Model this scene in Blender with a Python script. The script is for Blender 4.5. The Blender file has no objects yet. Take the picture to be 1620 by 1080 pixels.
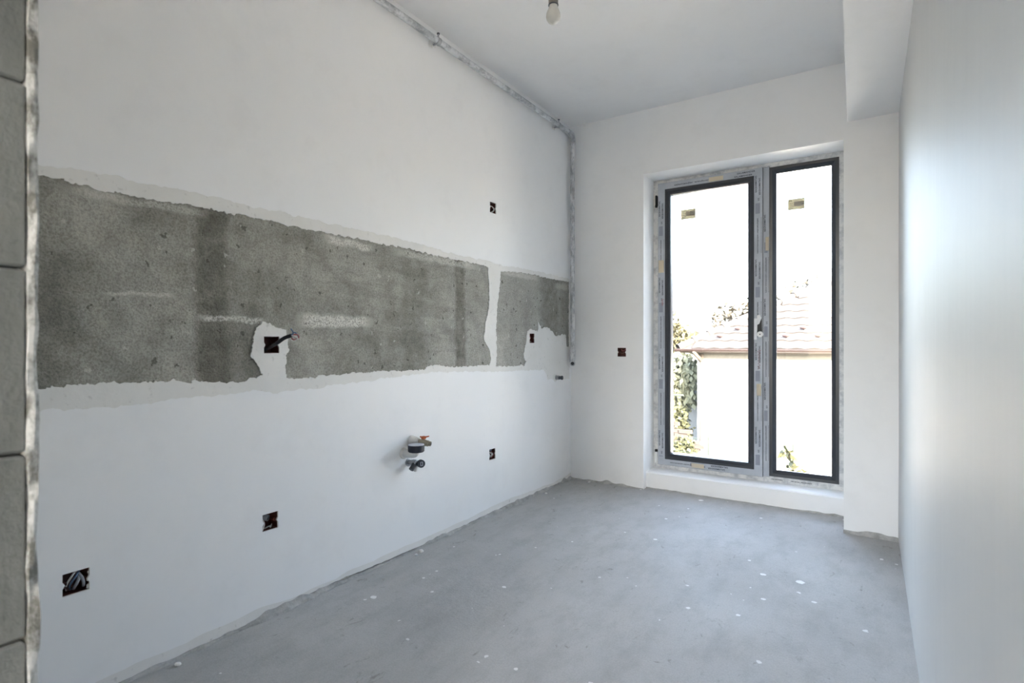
import bpy, math, random
import numpy as np
from mathutils import Vector, noise, geometry

random.seed(7)
S = bpy.context.scene
COL = S.collection

# ------------------------------------------------------------------ camera
YAW = math.atan(566 / 868.0)
cam_d = bpy.data.cameras.new('camera')
cam_d.sensor_width = 36.0
cam_d.lens = 868.0 / 1620.0 * 36.0
cam_d.clip_start = 0.02
cam_d.clip_end = 400
cam_d.dof.use_dof = True
cam_d.dof.focus_distance = 3.0
cam_d.dof.aperture_fstop = 4.5
cam = bpy.data.objects.new('camera', cam_d)
cam.location = (0, 0, 1.05)
cam.rotation_euler = (math.pi / 2, 0, YAW)
COL.objects.link(cam)
S.camera = cam

# ------------------------------------------------------------------ sky, sun, exposure
SUN_EL, SUN_AZ = math.radians(28), math.radians(48)      # azimuth measured from -Y (behind the camera) towards +X
w = bpy.data.worlds.new('sky')
S.world = w
w.use_nodes = True
wn = w.node_tree
bg = wn.nodes['Background']
sky = wn.nodes.new('ShaderNodeTexSky')
sky.sky_type = 'NISHITA'
sky.sun_disc = False
sky.sun_elevation = SUN_EL
sky.sun_rotation = math.pi - SUN_AZ
sky.air_density = 1.0
sky.dust_density = 4.0
sky.ozone_density = 1.0
haze = wn.nodes.new('ShaderNodeHueSaturation')      # thin haze: paler than a clear sky
haze.inputs['Saturation'].default_value = 0.74
wn.links.new(sky.outputs[0], haze.inputs['Color'])
wn.links.new(haze.outputs[0], bg.inputs[0])
bg.inputs[1].default_value = 0.75

sd = bpy.data.lights.new('sun', 'SUN')
sd.energy = 6.0
sd.angle = math.radians(0.6)
sd.color = (1.0, 0.93, 0.83)
sun = bpy.data.objects.new('sun', sd)
sv = Vector((math.sin(SUN_AZ) * math.cos(SUN_EL), -math.cos(SUN_AZ) * math.cos(SUN_EL), math.sin(SUN_EL)))
sun.rotation_euler = sv.to_track_quat('Z', 'Y').to_euler()
sun.location = (6, -8, 9)
COL.objects.link(sun)


def portal(name, loc, rot, sx, sy):
    d = bpy.data.lights.new(name, 'AREA')
    d.shape = 'RECTANGLE'
    d.size, d.size_y = sx, sy
    d.cycles.is_portal = True
    o = bpy.data.objects.new(name, d)
    o.location = loc
    o.rotation_euler = rot
    COL.objects.link(o)


portal('daylight_portal', (-0.73, 4.2, 1.18), (-math.pi / 2, 0, 0), 1.3, 2.15)
portal('daylight_portal', (-0.345, -1.73, 1.50), (math.pi / 2, 0, 0), 0.9, 2.1)

S.view_settings.view_transform = 'Standard'
S.view_settings.look = 'None'
S.view_settings.gamma = 1.0
S.view_settings.use_curve_mapping = False
S.view_settings.exposure = 2.88
S.cycles.max_bounces = 10
S.cycles.diffuse_bounces = 7
S.cycles.glossy_bounces = 4
S.cycles.transparent_max_bounces = 12
S.cycles.use_denoising = True


# ------------------------------------------------------------------ node helpers / materials
class NT:
    def __init__(self, name, rough=0.6, spec=0.5, metal=0.0, color=(0.5, 0.5, 0.5)):
        self.m = bpy.data.materials.new(name)
        self.m.use_nodes = True
        self.t = self.m.node_tree
        self.b = self.t.nodes['Principled BSDF']
        self.b.inputs['Base Color'].default_value = (*color, 1)
        self.b.inputs['Roughness'].default_value = rough
        self.b.inputs['Specular IOR Level'].default_value = spec
        self.b.inputs['Metallic'].default_value = metal
        self.co = None

    def n(self, typ, **kw):
        nd = self.t.nodes.new(typ)
        for k, v in kw.items():
            setattr(nd, k, v)
        return nd

    def l(self, a, b):
        self.t.links.new(a, b)

    def pos(self):
        if self.co is None:
            self.co = self.n('ShaderNodeNewGeometry').outputs['Position']
        return self.co

    def scaled(self, sx, sy, sz, src=None):
        v = self.n('ShaderNodeVectorMath', operation='MULTIPLY')
        self.l(src or self.pos(), v.inputs[0])
        v.inputs[1].default_value = (sx, sy, sz)
        return v.outputs[0]

    def noise(self, scale, detail=4, rough=0.5, vec=None, dist=0.0):
        nd = self.n('ShaderNodeTexNoise')
        nd.inputs['Scale'].default_value = scale
        nd.inputs['Detail'].default_value = detail
        nd.inputs['Roughness'].default_value = rough
        nd.inputs['Distortion'].default_value = dist
        self.l(vec or self.pos(), nd.inputs['Vector'])
        return nd.outputs['Fac']

    def vor(self, scale, vec=None, out='Distance', rnd=1.0):
        nd = self.n('ShaderNodeTexVoronoi')
        nd.inputs['Scale'].default_value = scale
        nd.inputs['Randomness'].default_value = rnd
        self.l(vec or self.pos(), nd.inputs['Vector'])
        return nd.outputs[out]

    def rng(self, v, a, b, c=0.0, d=1.0):
        nd = self.n('ShaderNodeMapRange')
        nd.inputs[1].default_value, nd.inputs[2].default_value = a, b
        nd.inputs[3].default_value, nd.inputs[4].default_value = c, d
        self.l(v, nd.inputs[0])
        return nd.outputs[0]

    def math(self, op, a, b=None):
        nd = self.n('ShaderNodeMath', operation=op)
        for i, x in enumerate((a, b)):
            if x is None:
                continue
            if isinstance(x, (int, float)):
                nd.inputs[i].default_value = x
            else:
                self.l(x, nd.inputs[i])
        return nd.outputs[0]

    def mix(self, f, a, b, mode='MIX'):
        nd = self.n('ShaderNodeMix', data_type='RGBA', blend_type=mode)
        for s, x in ((nd.inputs[0], f), (nd.inputs[6], a), (nd.inputs[7], b)):
            if isinstance(x, (int, float)):
                s.default_value = x
            elif isinstance(x, tuple):
                s.default_value = (*x, 1)
            else:
                self.l(x, s)
        return nd.outputs[2]

    def xyz(self):
        s = self.n('ShaderNodeSeparateXYZ')
        self.l(self.pos(), s.inputs[0])
        return s.outputs

    def color(self, c):
        self.l(c, self.b.inputs['Base Color'])

    def bump(self, h, strength=0.3, dist=0.01):
        nd = self.n('ShaderNodeBump')
        nd.inputs['Strength'].default_value = strength
        nd.inputs['Distance'].default_value = dist
        self.l(h, nd.inputs['Height'])
        self.l(nd.outputs[0], self.b.inputs['Normal'])


M = {}


def simple(name, color, rough=0.6, spec=0.5, metal=0.0, var=0.12, nscale=25.0, bump=0.0):
    k = NT(name, rough, spec, metal, color)
    f = k.noise(nscale, 4)
    dark = tuple(c * (1 - var) for c in color)
    lite = tuple(min(1, c * (1 + var)) for c in color)
    k.color(k.mix(f, dark, lite))
    if bump:
        k.bump(k.noise(nscale * 4, 4), bump, 0.003)
    M[name] = k.m
    return k.m


def mat_paint(name, base, smudge, rough, streak=False, bump=0.12, spec=0.3):
    k = NT(name, rough, spec)
    f = k.rng(k.noise(1.7, 3, 0.6), 0.35, 0.75)
    c = k.mix(f, base, smudge)
    f2 = k.rng(k.noise(5.5, 4, 0.65), 0.52, 0.8)
    c = k.mix(k.math('MULTIPLY', f2, 0.35), c, tuple(x * 0.86 for x in base))
    if streak:
        s = k.noise(1.0, 3, 0.6, k.scaled(38, 38, 0.7))
        c = k.mix(k.rng(s, 0.3, 0.7, 0, 0.35), c, tuple(x * 0.9 for x in base))
        h = s
    else:
        h = k.noise(16, 2)
    k.color(c)
    k.bump(h, bump, 0.004)
    M[name] = k.m


mat_paint('paint', (0.885, 0.884, 0.882), (0.862, 0.862, 0.862), 0.65)
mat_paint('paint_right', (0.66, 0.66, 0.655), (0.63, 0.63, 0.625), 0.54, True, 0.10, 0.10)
mat_paint('paint_ceiling', (0.835, 0.834, 0.836), (0.81, 0.81, 0.812), 0.75)

k = NT('gypsum', 0.85, 0.2)
f = k.rng(k.noise(7, 6, 0.6), 0.3, 0.7)
c = k.mix(f, (0.745, 0.735, 0.705), (0.80, 0.79, 0.765))
c = k.mix(k.rng(k.noise(40, 5, 0.6), 0.62, 0.72, 0, 0.5), c, (0.42, 0.41, 0.39))
k.color(c)
k.bump(k.noise(55, 5, 0.6), 0.25, 0.004)
M['gypsum'] = k.m

# bare cement render of the band: trowel sweeps, damp streaks, flecks, scuffs of white
k = NT('render_coat', 0.92, 0.2)
X, Y, Z = k.xyz()
c = k.mix(k.rng(k.noise(2.6, 6, 0.68, None, 0.6), 0.30, 0.70), (0.27, 0.262, 0.236), (0.54, 0.53, 0.49))
swp = k.n('ShaderNodeTexWave', wave_type='RINGS', rings_direction='SPHERICAL')
swp.inputs['Scale'].default_value = 1.3
swp.inputs['Distortion'].default_value = 14.0
swp.inputs['Detail'].default_value = 6
swp.inputs['Detail Scale'].default_value = 0.9
swp.inputs['Detail Roughness'].default_value = 0.75
v = k.n('ShaderNodeVectorMath', operation='ADD')
k.l(k.pos(), v.inputs[0])
v.inputs[1].default_value = (1.9, -1.2, -0.75)
k.l(v.outputs[0], swp.inputs['Vector'])
c = k.mix(k.rng(swp.outputs['Fac'], 0.45, 1.0, 0, 0.24), c, (0.56, 0.55, 0.515))
c = k.mix(k.rng(swp.outputs['Fac'], 0.30, 0.0, 0, 0.20), c, (0.17, 0.163, 0.142))
mp = k.n('ShaderNodeMapping')
mp.inputs['Rotation'].default_value = (math.radians(-42), 0, 0)
mp.inputs['Scale'].default_value = (1, 1.3, 9)
k.l(k.pos(), mp.inputs['Vector'])
dg_ = k.noise(1.8, 4, 0.65, mp.outputs[0], 0.8)          # diagonal pulls of the trowel
dm = k.rng(k.math('ABSOLUTE', k.math('SUBTRACT', Y, 2.15)), 0.9, 0.2, 0.25, 1.0)
c = k.mix(k.math('MULTIPLY', k.rng(dg_, 0.52, 0.72, 0, 0.55), dm), c, (0.20, 0.194, 0.172))
c = k.mix(k.math('MULTIPLY', k.rng(dg_, 0.46, 0.30, 0, 0.45), dm), c, (0.58, 0.57, 0.53))
c = k.mix(k.rng(Y, 1.9, 3.0, 0.0, 0.42), c, (0.56, 0.555, 0.54))     # paler along the length towards the window
med = k.noise(13, 5, 0.72)
wob = k.math('MULTIPLY', k.math('SUBTRACT', k.noise(3.0, 5, 0.6), 0.5), 0.07)
Yw = k.math('ADD', Y, wob)
brk = k.rng(med, 0.25, 0.6, 0.35, 1.0)
for yc, wd, amt in ((1.035, 0.065, 0.85), (1.13, 0.12, 0.34), (2.05, 0.11, 0.42), (2.425, 0.055, 0.75), (3.45, 0.17, 0.55), (3.66, 0.07, 0.4), (0.60, 0.06, 0.22)):
    d = k.math('ABSOLUTE', k.math('SUBTRACT', Yw, yc))
    c = k.mix(k.math('MULTIPLY', k.rng(d, wd, wd * 0.55, 0, amt), brk), c, (0.165, 0.156, 0.130))
c = k.mix(k.rng(med, 0.45, 0.70, 0.0, 0.34), c, k.mix(1.0, c, (0.55, 0.545, 0.53), 'MULTIPLY'))
sp = k.noise(150, 3, 0.75)
c = k.mix(k.rng(sp, 0.42, 0.70, 0, 0.75), c, k.mix(1.0, c, (0.40, 0.395, 0.38), 'MULTIPLY'))
pv = k.n('ShaderNodeTexVoronoi')
pv.inputs['Scale'].default_value = 19
pw = k.n('ShaderNodeVectorMath', operation='MULTIPLY_ADD')
pn = k.n('ShaderNodeTexNoise')
pn.inputs['Scale'].default_value = 60
k.l(k.pos(), pn.inputs['Vector'])
k.l(pn.outputs['Color'], pw.inputs[0])
pw.inputs[1].default_value = (0.035, 0.035, 0.035)
k.l(k.pos(), pw.inputs[2])
k.l(pw.outputs[0], pv.inputs['Vector'])
pc = k.n('ShaderNodeSeparateColor')
k.l(pv.outputs['Color'], pc.inputs[0])
psz = k.math('MULTIPLY', k.math('POWER', pc.outputs[0], 3.0), 0.26)
pit = k.math('LESS_THAN', pv.outputs['Distance'], psz)
pdark = k.math('LESS_THAN', pc.outputs[1], 0.75)
c = k.mix(k.math('MULTIPLY', pit, 0.7), c, k.mix(pdark, (0.58, 0.57, 0.54), (0.075, 0.070, 0.058)))
g = k.rng(sp, 0.43, 0.53)
wz = k.math('MULTIPLY', k.math('SUBTRACT', med, 0.5), 0.06)
Zw = k.math('ADD', Z, wz)
for y0, y1, z0, hw, amt in ((1.37, 1.77, 1.137, 0.032, 1.0), (0.98, 1.24, 1.130, 0.012, 0.8), (0.70, 0.92, 1.197, 0.008, 0.6),
                            (1.50, 1.78, 1.482, 0.022, 0.9), (0.60, 1.02, 1.486, 0.016, 0.5), (1.9, 2.6, 1.485, 0.022, 0.6),
                            (2.83, 3.3, 1.485, 0.022, 0.6), (3.52, 3.74, 1.46, 0.03, 0.5)):
    ym, yh = (y0 + y1) / 2, (y1 - y0) / 2
    ey = k.rng(k.math('ABSOLUTE', k.math('SUBTRACT', Y, ym)), yh * 1.05, yh * 0.7)
    ez = k.rng(k.math('ABSOLUTE', k.math('SUBTRACT', Zw, z0)), hw, hw * 0.5)
    c = k.mix(k.math('MULTIPLY', k.math('MULTIPLY', ey, ez), k.math('MULTIPLY', g, amt)), c, (0.76, 0.75, 0.72))
c = k.mix(1.0, c, (0.97, 0.965, 0.93), 'MULTIPLY')
k.color(c)
k.bump(k.math('ADD', k.math('MULTIPLY', sp, 0.5), k.math('SUBTRACT', k.math('MULTIPLY', med, 1.1), k.math('MULTIPLY', pit, 0.25))), 0.8, 0.008)
M['render_coat'] = k.m

# concrete screed of the floor with paint drops
k = NT('screed', 0.7, 0.22)
X, Y, Z = k.xyz()
c = k.mix(k.rng(k.noise(1.3, 7, 0.6), 0.33, 0.68), (0.42, 0.415, 0.405), (0.50, 0.495, 0.485))
c = k.mix(k.rng(k.noise(6, 7, 0.7, k.scaled(1.6, 0.7, 1)), 0.46, 0.72, 0, 0.5), c, (0.30, 0.295, 0.28))
c = k.mix(k.rng(k.noise(170, 3, 0.7), 0.4, 0.7, 0, 0.35), c, k.mix(1.0, c, (0.6, 0.6, 0.59), 'MULTIPLY'))
c = k.mix(k.rng(k.noise(15, 6, 0.75, k.scaled(1.0, 0.55, 1), 1.2), 0.61, 0.69, 0, 0.65), c, (0.21, 0.195, 0.17))
dv = k.n('ShaderNodeTexVoronoi')
dv.inputs['Scale'].default_value = 5.5
nzv = k.n('ShaderNodeVectorMath', operation='ADD')
nz = k.n('ShaderNodeTexNoise')
nz.inputs['Scale'].default_value = 45
k.l(k.pos(), nz.inputs['Vector'])
nm = k.n('ShaderNodeVectorMath', operation='MULTIPLY')
k.l(nz.outputs['Color'], nm.inputs[0])
nm.inputs[1].default_value = (0.02, 0.02, 0)
k.l(k.scaled(1, 1, 0), nzv.inputs[0])
k.l(nm.outputs[0], nzv.inputs[1])
k.l(nzv.outputs[0], dv.inputs['Vector'])
rs = k.n('ShaderNodeSeparateColor')
k.l(dv.outputs['Color'], rs.inputs[0])
size = k.math('MULTIPLY', k.math('MULTIPLY', rs.outputs[0], rs.outputs[1]), 0.16)
drop = k.math('LESS_THAN', dv.outputs['Distance'], size)
c = k.mix(k.math('MULTIPLY', drop, 0.9), c, (0.86, 0.86, 0.85))
dv2 = k.vor(17, nzv.outputs[0])
dvc = k.n('ShaderNodeTexVoronoi')
dvc.inputs['Scale'].default_value = 17
k.l(nzv.outputs[0], dvc.inputs['Vector'])
rs2 = k.n('ShaderNodeSeparateColor')
k.l(dvc.outputs['Color'], rs2.inputs[0])
sz2 = k.math('MULTIPLY', k.rng(rs2.outputs[0], 0.78, 1.0), 0.17)
c = k.mix(k.math('MULTIPLY', k.math('LESS_THAN', dv2, sz2), 0.8), c, (0.82, 0.82, 0.81))
k.color(c)
k.l(k.rng(k.noise(2.0, 4), 0.3, 0.7, 0.62, 0.8), k.b.inputs['Roughness'])
k.bump(k.noise(14, 5, 0.7), 0.4, 0.006)
M['screed'] = k.m

# mortar at the wall feet, aerated block, plaster edge
k = NT('mortar', 0.95, 0.15)
c = k.mix(k.rng(k.noise(18, 6, 0.7), 0.3, 0.7), (0.30, 0.295, 0.28), (0.56, 0.55, 0.53))
k.color(c)
k.bump(k.noise(70, 5, 0.7), 0.7, 0.006)
M['mortar'] = k.m

k = NT('aerated_block', 0.95, 0.15)
c = k.mix(k.rng(k.noise(6, 6, 0.65, k.scaled(3, 3, 0.8)), 0.3, 0.7), (0.19, 0.193, 0.18), (0.29, 0.293, 0.275))
c = k.mix(k.rng(k.noise(90, 4, 0.7), 0.58, 0.72, 0, 0.4), c, (0.13, 0.13, 0.12))
k.color(c)
k.bump(k.noise(60, 5, 0.7), 0.7, 0.004)
M['aerated_block'] = k.m

k = NT('plaster_edge', 0.9, 0.2)
f = k.rng(k.noise(38, 5, 0.75, k.scaled(1, 1, 0.6)), 0.40, 0.58)
k.color(k.mix(f, (0.17, 0.165, 0.145), (0.56, 0.56, 0.54)))
k.bump(k.noise(60, 5, 0.7), 0.8, 0.006)
M['plaster_edge'] = k.m

simple('anthracite', (0.030, 0.034, 0.042), 0.32, 0.5)
simple('gasket', (0.012, 0.013, 0.015), 0.5, 0.4)
k = NT('film', 0.42, 0.45)
c = k.mix(k.rng(k.noise(9, 4), 0.3, 0.7), (0.36, 0.39, 0.44), (0.47, 0.50, 0.55))
k.color(c)
k.bump(k.noise(35, 3), 0.2, 0.003)
M['film'] = k.m
k = NT('frame_dusty', 0.7, 0.3)
c = k.mix(k.rng(k.noise(14, 6, 0.7), 0.36, 0.56), (0.42, 0.43, 0.45), (0.70, 0.70, 0.69))
k.color(c)
M['frame_dusty'] = k.m
simple('film_ink', (0.05, 0.055, 0.07), 0.6, 0.2)
simple('film_grey', (0.27, 0.29, 0.34), 0.6, 0.2)
simple('beige_label', (0.80, 0.73, 0.60), 0.7, 0.2)
simple('sticker', (0.42, 0.40, 0.30), 0.7, 0.2)
for nm in ('beige_label', 'sticker'):
    nt_ = M[nm].node_tree
    pb = nt_.nodes['Principled BSDF']
    tl = nt_.nodes.new('ShaderNodeBsdfTranslucent')
    tl.inputs[0].default_value = (0.92, 0.83, 0.66, 1) if nm == 'beige_label' else (0.62, 0.56, 0.43, 1)
    mxs = nt_.nodes.new('ShaderNodeMixShader')
    mxs.inputs[0].default_value = 0.5
    nt_.links.new(pb.outputs[0], mxs.inputs[1])
    nt_.links.new(tl.outputs[0], mxs.inputs[2])
    nt_.links.new(mxs.outputs[0], nt_.nodes['Material Output'].inputs[0])
simple('white_plastic', (0.78, 0.78, 0.77), 0.4, 0.5)
simple('white_film', (0.74, 0.74, 0.75), 0.5, 0.4)
simple('red_marker', (0.35, 0.16, 0.17), 0.7, 0.2)
simple('red_plastic', (0.075, 0.017, 0.011), 0.45, 0.5)
simple('black_rubber', (0.014, 0.015, 0.018), 0.5, 0.4)
simple('dark_grey', (0.06, 0.065, 0.075), 0.45, 0.5)
simple('grey_conduit', (0.30, 0.31, 0.33), 0.5, 0.4)
simple('blue_wire', (0.10, 0.16, 0.26), 0.45, 0.5)
simple('brown_wire', (0.10, 0.05, 0.04), 0.45, 0.5)
simple('white_wire', (0.60, 0.58, 0.56), 0.45, 0.5)
simple('red_wire', (0.30, 0.07, 0.08), 0.45, 0.5)
simple('copper', (0.65, 0.38, 0.25), 0.35, 0.5, 0.9)
simple('brass_dull', (0.40, 0.36, 0.28), 0.4, 0.5, 0.8)
simple('steel_dull', (0.42, 0.43, 0.45), 0.38, 0.5, 0.85)
simple('orange_lever', (0.55, 0.13, 0.04), 0.4, 0.5)
simple('navy_cap', (0.022, 0.024, 0.036), 0.4, 0.5)
simple('pale_disc', (0.55, 0.58, 0.66), 0.35, 0.5)
simple('holder_brown', (0.20, 0.17, 0.145), 0.45, 0.4)
k = NT('pipe_paint', 0.55, 0.4)
c = k.mix(k.rng(k.noise(24, 6, 0.75, k.scaled(1.5, 0.5, 0.5)), 0.40, 0.58), (0.34, 0.345, 0.36), (0.70, 0.705, 0.715))
k.color(c)
k.bump(k.noise(60, 4, 0.7), 0.4, 0.004)
M['pipe_paint'] = k.m
k = NT('bulb_glass', 0.22, 0.5, 0, (0.66, 0.645, 0.60))
k.b.inputs['Subsurface Weight'].default_value = 0.25
k.b.inputs['Subsurface Radius'].default_value = (0.02, 0.02, 0.02)
k.color(k.mix(k.noise(20, 2), (0.64, 0.625, 0.58), (0.68, 0.665, 0.62)))
M['bulb_glass'] = k.m

k = NT('glass')
t = k.t
tr = k.n('ShaderNodeBsdfTransparent')
tr.inputs[0].default_value = (0.985, 0.99, 0.985, 1)
gl = k.n('ShaderNodeBsdfGlossy')
gl.inputs['Roughness'].default_value = 0.02
fr = k.n('ShaderNodeFresnel')
fr.inputs[0].default_value = 1.45
dirt = k.n('ShaderNodeBsdfDiffuse')
dirt.inputs[0].default_value = (0.7, 0.7, 0.68, 1)
df = k.rng(k.noise(48, 5, 0.75), 0.70, 0.76, 0.0, 0.45)
mx = k.n('ShaderNodeMixShader')
k.l(k.math('MULTIPLY', fr.outputs[0], 0.8), mx.inputs[0])
k.l(tr.outputs[0], mx.inputs[1])
k.l(gl.outputs[0], mx.inputs[2])
mx2 = k.n('ShaderNodeMixShader')
k.l(df, mx2.inputs[0])
k.l(mx.outputs[0], mx2.inputs[1])
k.l(dirt.outputs[0], mx2.inputs[2])
k.l(mx2.outputs[0], t.nodes['Material Output'].inputs[0])
M['glass'] = k.m

# outside
simple('house_wall', (0.54, 0.53, 0.51), 0.9, 0.2, 0, 0.05)
simple('roof_tile', (0.028, 0.0248, 0.0232), 0.8, 0.3, 0, 0.15, 3)
simple('gutter_brown', (0.020, 0.012, 0.0105), 0.5, 0.4)
simple('eave_shade_grey', (0.115, 0.112, 0.104), 0.9, 0.2)
simple('fascia', (0.08, 0.068, 0.058), 0.7, 0.3)
simple('snow_guard', (0.014, 0.006, 0.005), 0.6, 0.3)
simple('bark', (0.03, 0.025, 0.02), 0.9, 0.2)
simple('leaf_yellow', (0.050, 0.045, 0.022), 0.7, 0.3, 0, 0.35, 4)
simple('leaf_green', (0.036, 0.038, 0.018), 0.7, 0.3, 0, 0.35, 4)
simple('leaf_dark', (0.13, 0.135, 0.09), 0.7, 0.3, 0, 0.35, 4)
simple('leaf_rust', (0.034, 0.029, 0.020), 0.7, 0.3, 0, 0.35, 4)
simple('garden_soil', (0.12, 0.115, 0.10), 0.95, 0.1, 0, 0.3, 1.5)
simple('fence_green', (0.022, 0.03, 0.022), 0.5, 0.4)
simple('brick_red', (0.034, 0.029, 0.026), 0.9, 0.2, 0, 0.3, 6)
simple('shed_grey', (0.025, 0.026, 0.028), 0.7, 0.3)
simple('pale_stone', (0.20, 0.20, 0.195), 0.9, 0.2)
simple('facade_out', (0.62, 0.61, 0.58), 0.9, 0.2)


# ------------------------------------------------------------------ mesh helpers
class MB:
    def __init__(self):
        self.v, self.f = [], []

    def add(self, vs, fs):
        o = len(self.v)
        self.v += [tuple(p) for p in vs]
        self.f += [tuple(i + o for i in q) for q in fs]
        return self

    def box(self, x0, x1, y0, y1, z0, z1):
        return self.add([(x0, y0, z0), (x1, y0, z0), (x1, y1, z0), (x0, y1, z0), (x0, y0, z1), (x1, y0, z1), (x1, y1, z1), (x0, y1, z1)],
                        [(0, 3, 2, 1), (4, 5, 6, 7), (0, 1, 5, 4), (1, 2, 6, 5), (2, 3, 7, 6), (3, 0, 4, 7)])

    def tube(self, pts, r, seg=10, cap=True, closed=False):
        pts = [Vector(p) for p in pts]
        rr = r if isinstance(r, (list, tuple)) else [r] * len(pts)
        n = len(pts)
        ref = None
        vs = []
        for i, p in enumerate(pts):
            d = (pts[min(i + 1, n - 1)] - pts[max(i - 1, 0)]).normalized()
            if ref is None:
                ref = Vector((0, 0, 1)) if abs(d.z) < 0.9 else Vector((1, 0, 0))
            a = (ref - d * ref.dot(d)).normalized()
            ref = a
            b = d.cross(a)
            for s in range(seg):
                t = 2 * math.pi * s / seg
                vs.append(p + (a * math.cos(t) + b * math.sin(t)) * rr[i])
        fs = []
        for i in range(n - 1):
            for s in range(seg):
                s2 = (s + 1) % seg
                fs.append((i * seg + s, i * seg + s2, (i + 1) * seg + s2, (i + 1) * seg + s))
        if cap:
            fs.append(tuple(range(seg - 1, -1, -1)))
            fs.append(tuple((n - 1) * seg + s for s in range(seg)))
        return self.add(vs, fs)

    def lathe(self, prof, origin, axis=(0, 0, 1), seg=20):
        """prof: list of (radius, distance along the axis)"""
        ax = Vector(axis).normalized()
        ref = Vector((0, 0, 1)) if abs(ax.z) < 0.9 else Vector((1, 0, 0))
        a = (ref - ax * ref.dot(ax)).normalized()
        b = ax.cross(a)
        o = Vector(origin)
        vs = []
        for r, h in prof:
            for s in range(seg):
                t = 2 * math.pi * s / seg
                vs.append(o + ax * h + (a * math.cos(t) + b * math.sin(t)) * max(r, 1e-5))
        fs = []
        for i in range(len(prof) - 1):
            for s in range(seg):
                s2 = (s + 1) % seg
                fs.append((i * seg + s, i * seg + s2, (i + 1) * seg + s2, (i + 1) * seg + s))
        fs.append(tuple(range(seg - 1, -1, -1)))
        fs.append(tuple((len(prof) - 1) * seg + s for s in range(seg)))
        return self.add(vs, fs)

    def build(self, name, mat, parent=None, smooth=False):
        off = Vector((0, 0, 0))
        p = parent
        while p is not None:
            off += p.location
            p = p.parent
        me = bpy.data.meshes.new(name)
        me.from_pydata([tuple(Vector(q) - off) for q in self.v], [], self.f)
        me.materials.append(M[mat] if isinstance(mat, str) else mat)
        me.update()
        if smooth:
            for pl in me.polygons:
                pl.use_smooth = True
            me.set_sharp_from_angle(angle=math.radians(40))
        o = bpy.data.objects.new(name, me)
        COL.objects.link(o)
        if parent is not None:
            o.parent = parent
        return o


def tag(o, label, cat=None, group=None, kind=None):
    o['label'] = label
    if cat:
        o['category'] = cat
    if group:
        o['group'] = group
    if kind:
        o['kind'] = kind
    return o


def empty(name, loc=(0, 0, 0)):
    o = bpy.data.objects.new(name, None)
    o.location = loc
    o.empty_display_size = 0.1
    COL.objects.link(o)
    return o


def smooth_path(pts, n=8):
    P = [Vector(p) for p in pts]
    P = [P[0] * 2 - P[1]] + P + [P[-1] * 2 - P[-2]]
    out = []
    for i in range(1, len(P) - 2):
        for j in range(n):
            t = j / n
            a, b, c, d = P[i - 1], P[i], P[i + 1], P[i + 2]
            out.append(0.5 * ((2 * b) + (c - a) * t + (2 * a - 5 * b + 4 * c - d) * t * t + (3 * b - a - 3 * c + d) * t ** 3))
    out.append(P[-2])
    return out


def rough(poly, amp, step=0.012, seed=0.0, freq=22.0, closed=True):
    """ragged version of a 2D outline"""
    out = []
    n = len(poly)
    for i in range(n if closed else n - 1):
        a, b = poly[i], poly[(i + 1) % n]
        L = math.hypot(b[0] - a[0], b[1] - a[1])
        m = max(1, int(L / step))
        for j in range(m):
            t = j / m
            p = Vector((a[0] + (b[0] - a[0]) * t, a[1] + (b[1] - a[1]) * t, seed))
            d = Vector((0, 0, 0))
            for o_, (fq, am) in enumerate(((freq, 1.0), (freq * 2.7, 0.6), (freq * 6, 0.35))):
                d += noise.noise_vector(p * fq + Vector((3.1 * o_, 1.7, seed))) * am
            out.append((p.x + d.x * amp, p.y + d.y * amp))
    if not closed:
        out.append(tuple(poly[-1]))
    return out


def plate(outer, holes, fmap, thick):
    """filled 2D outline with holes, extruded; fmap(x, y, h) -> 3D with h from 0 (back) to thick (front)"""
    pts, edges = [], []
    for poly in [outer] + holes:
        n0 = len(pts)
        pts += [Vector((p[0], p[1])) for p in poly]
        edges += [(n0 + i, n0 + (i + 1) % len(poly)) for i in range(len(poly))]
    vs, _e, fs, _a, _b, _c = geometry.delaunay_2d_cdt(pts, edges, [], 0, 1e-7)
    V = np.array([(p.x, p.y) for p in vs])
    F = np.array([tuple(f) for f in fs])
    cen = V[F].mean(axis=1)

    def inside(poly):
        P = np.array(poly)
        Q = np.roll(P, -1, axis=0)
        res = np.zeros(len(cen), bool)
        for (xa, ya), (xb, yb_) in zip(P, Q):
            if ya == yb_:
                continue
            hit = (ya > cen[:, 1]) != (yb_ > cen[:, 1])
            xi = xa + (cen[:, 1] - ya) * (xb - xa) / (yb_ - ya)
            res ^= hit & (cen[:, 0] < xi)
        return res

    keep = inside(outer)
    for h_ in holes:
        keep &= ~inside(h_)
    F = F[keep]
    n = len(V)
    out_v = [tuple(fmap(x, y, thick)) for x, y in V] + [tuple(fmap(x, y, 0.0)) for x, y in V]
    out_f = [tuple(int(i) for i in f) for f in F] + [tuple(int(i) + n for i in f[::-1]) for f in F]
    seen = {}
    for f in F:
        for i in range(3):
            e = (int(f[i]), int(f[(i + 1) % 3]))
            seen[e] = 1
    for (i, j) in seen:
        if (j, i) not in seen:
            out_f.append((i, i + n, j + n, j))
    used = sorted({i for f in out_f for i in f})
    ix = {u: q for q, u in enumerate(used)}
    b = MB()
    b.add([out_v[u] for u in used], [tuple(ix[i] for i in f) for f in out_f])
    return b


def fix_normals(o):
    import bmesh
    bm = bmesh.new()
    bm.from_mesh(o.data)
    bmesh.ops.remove_doubles(bm, verts=bm.verts, dist=1e-6)
    bmesh.ops.recalc_face_normals(bm, faces=bm.faces)
    bm.to_mesh(o.data)
    bm.free()
    return o


_txt = {}


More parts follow.
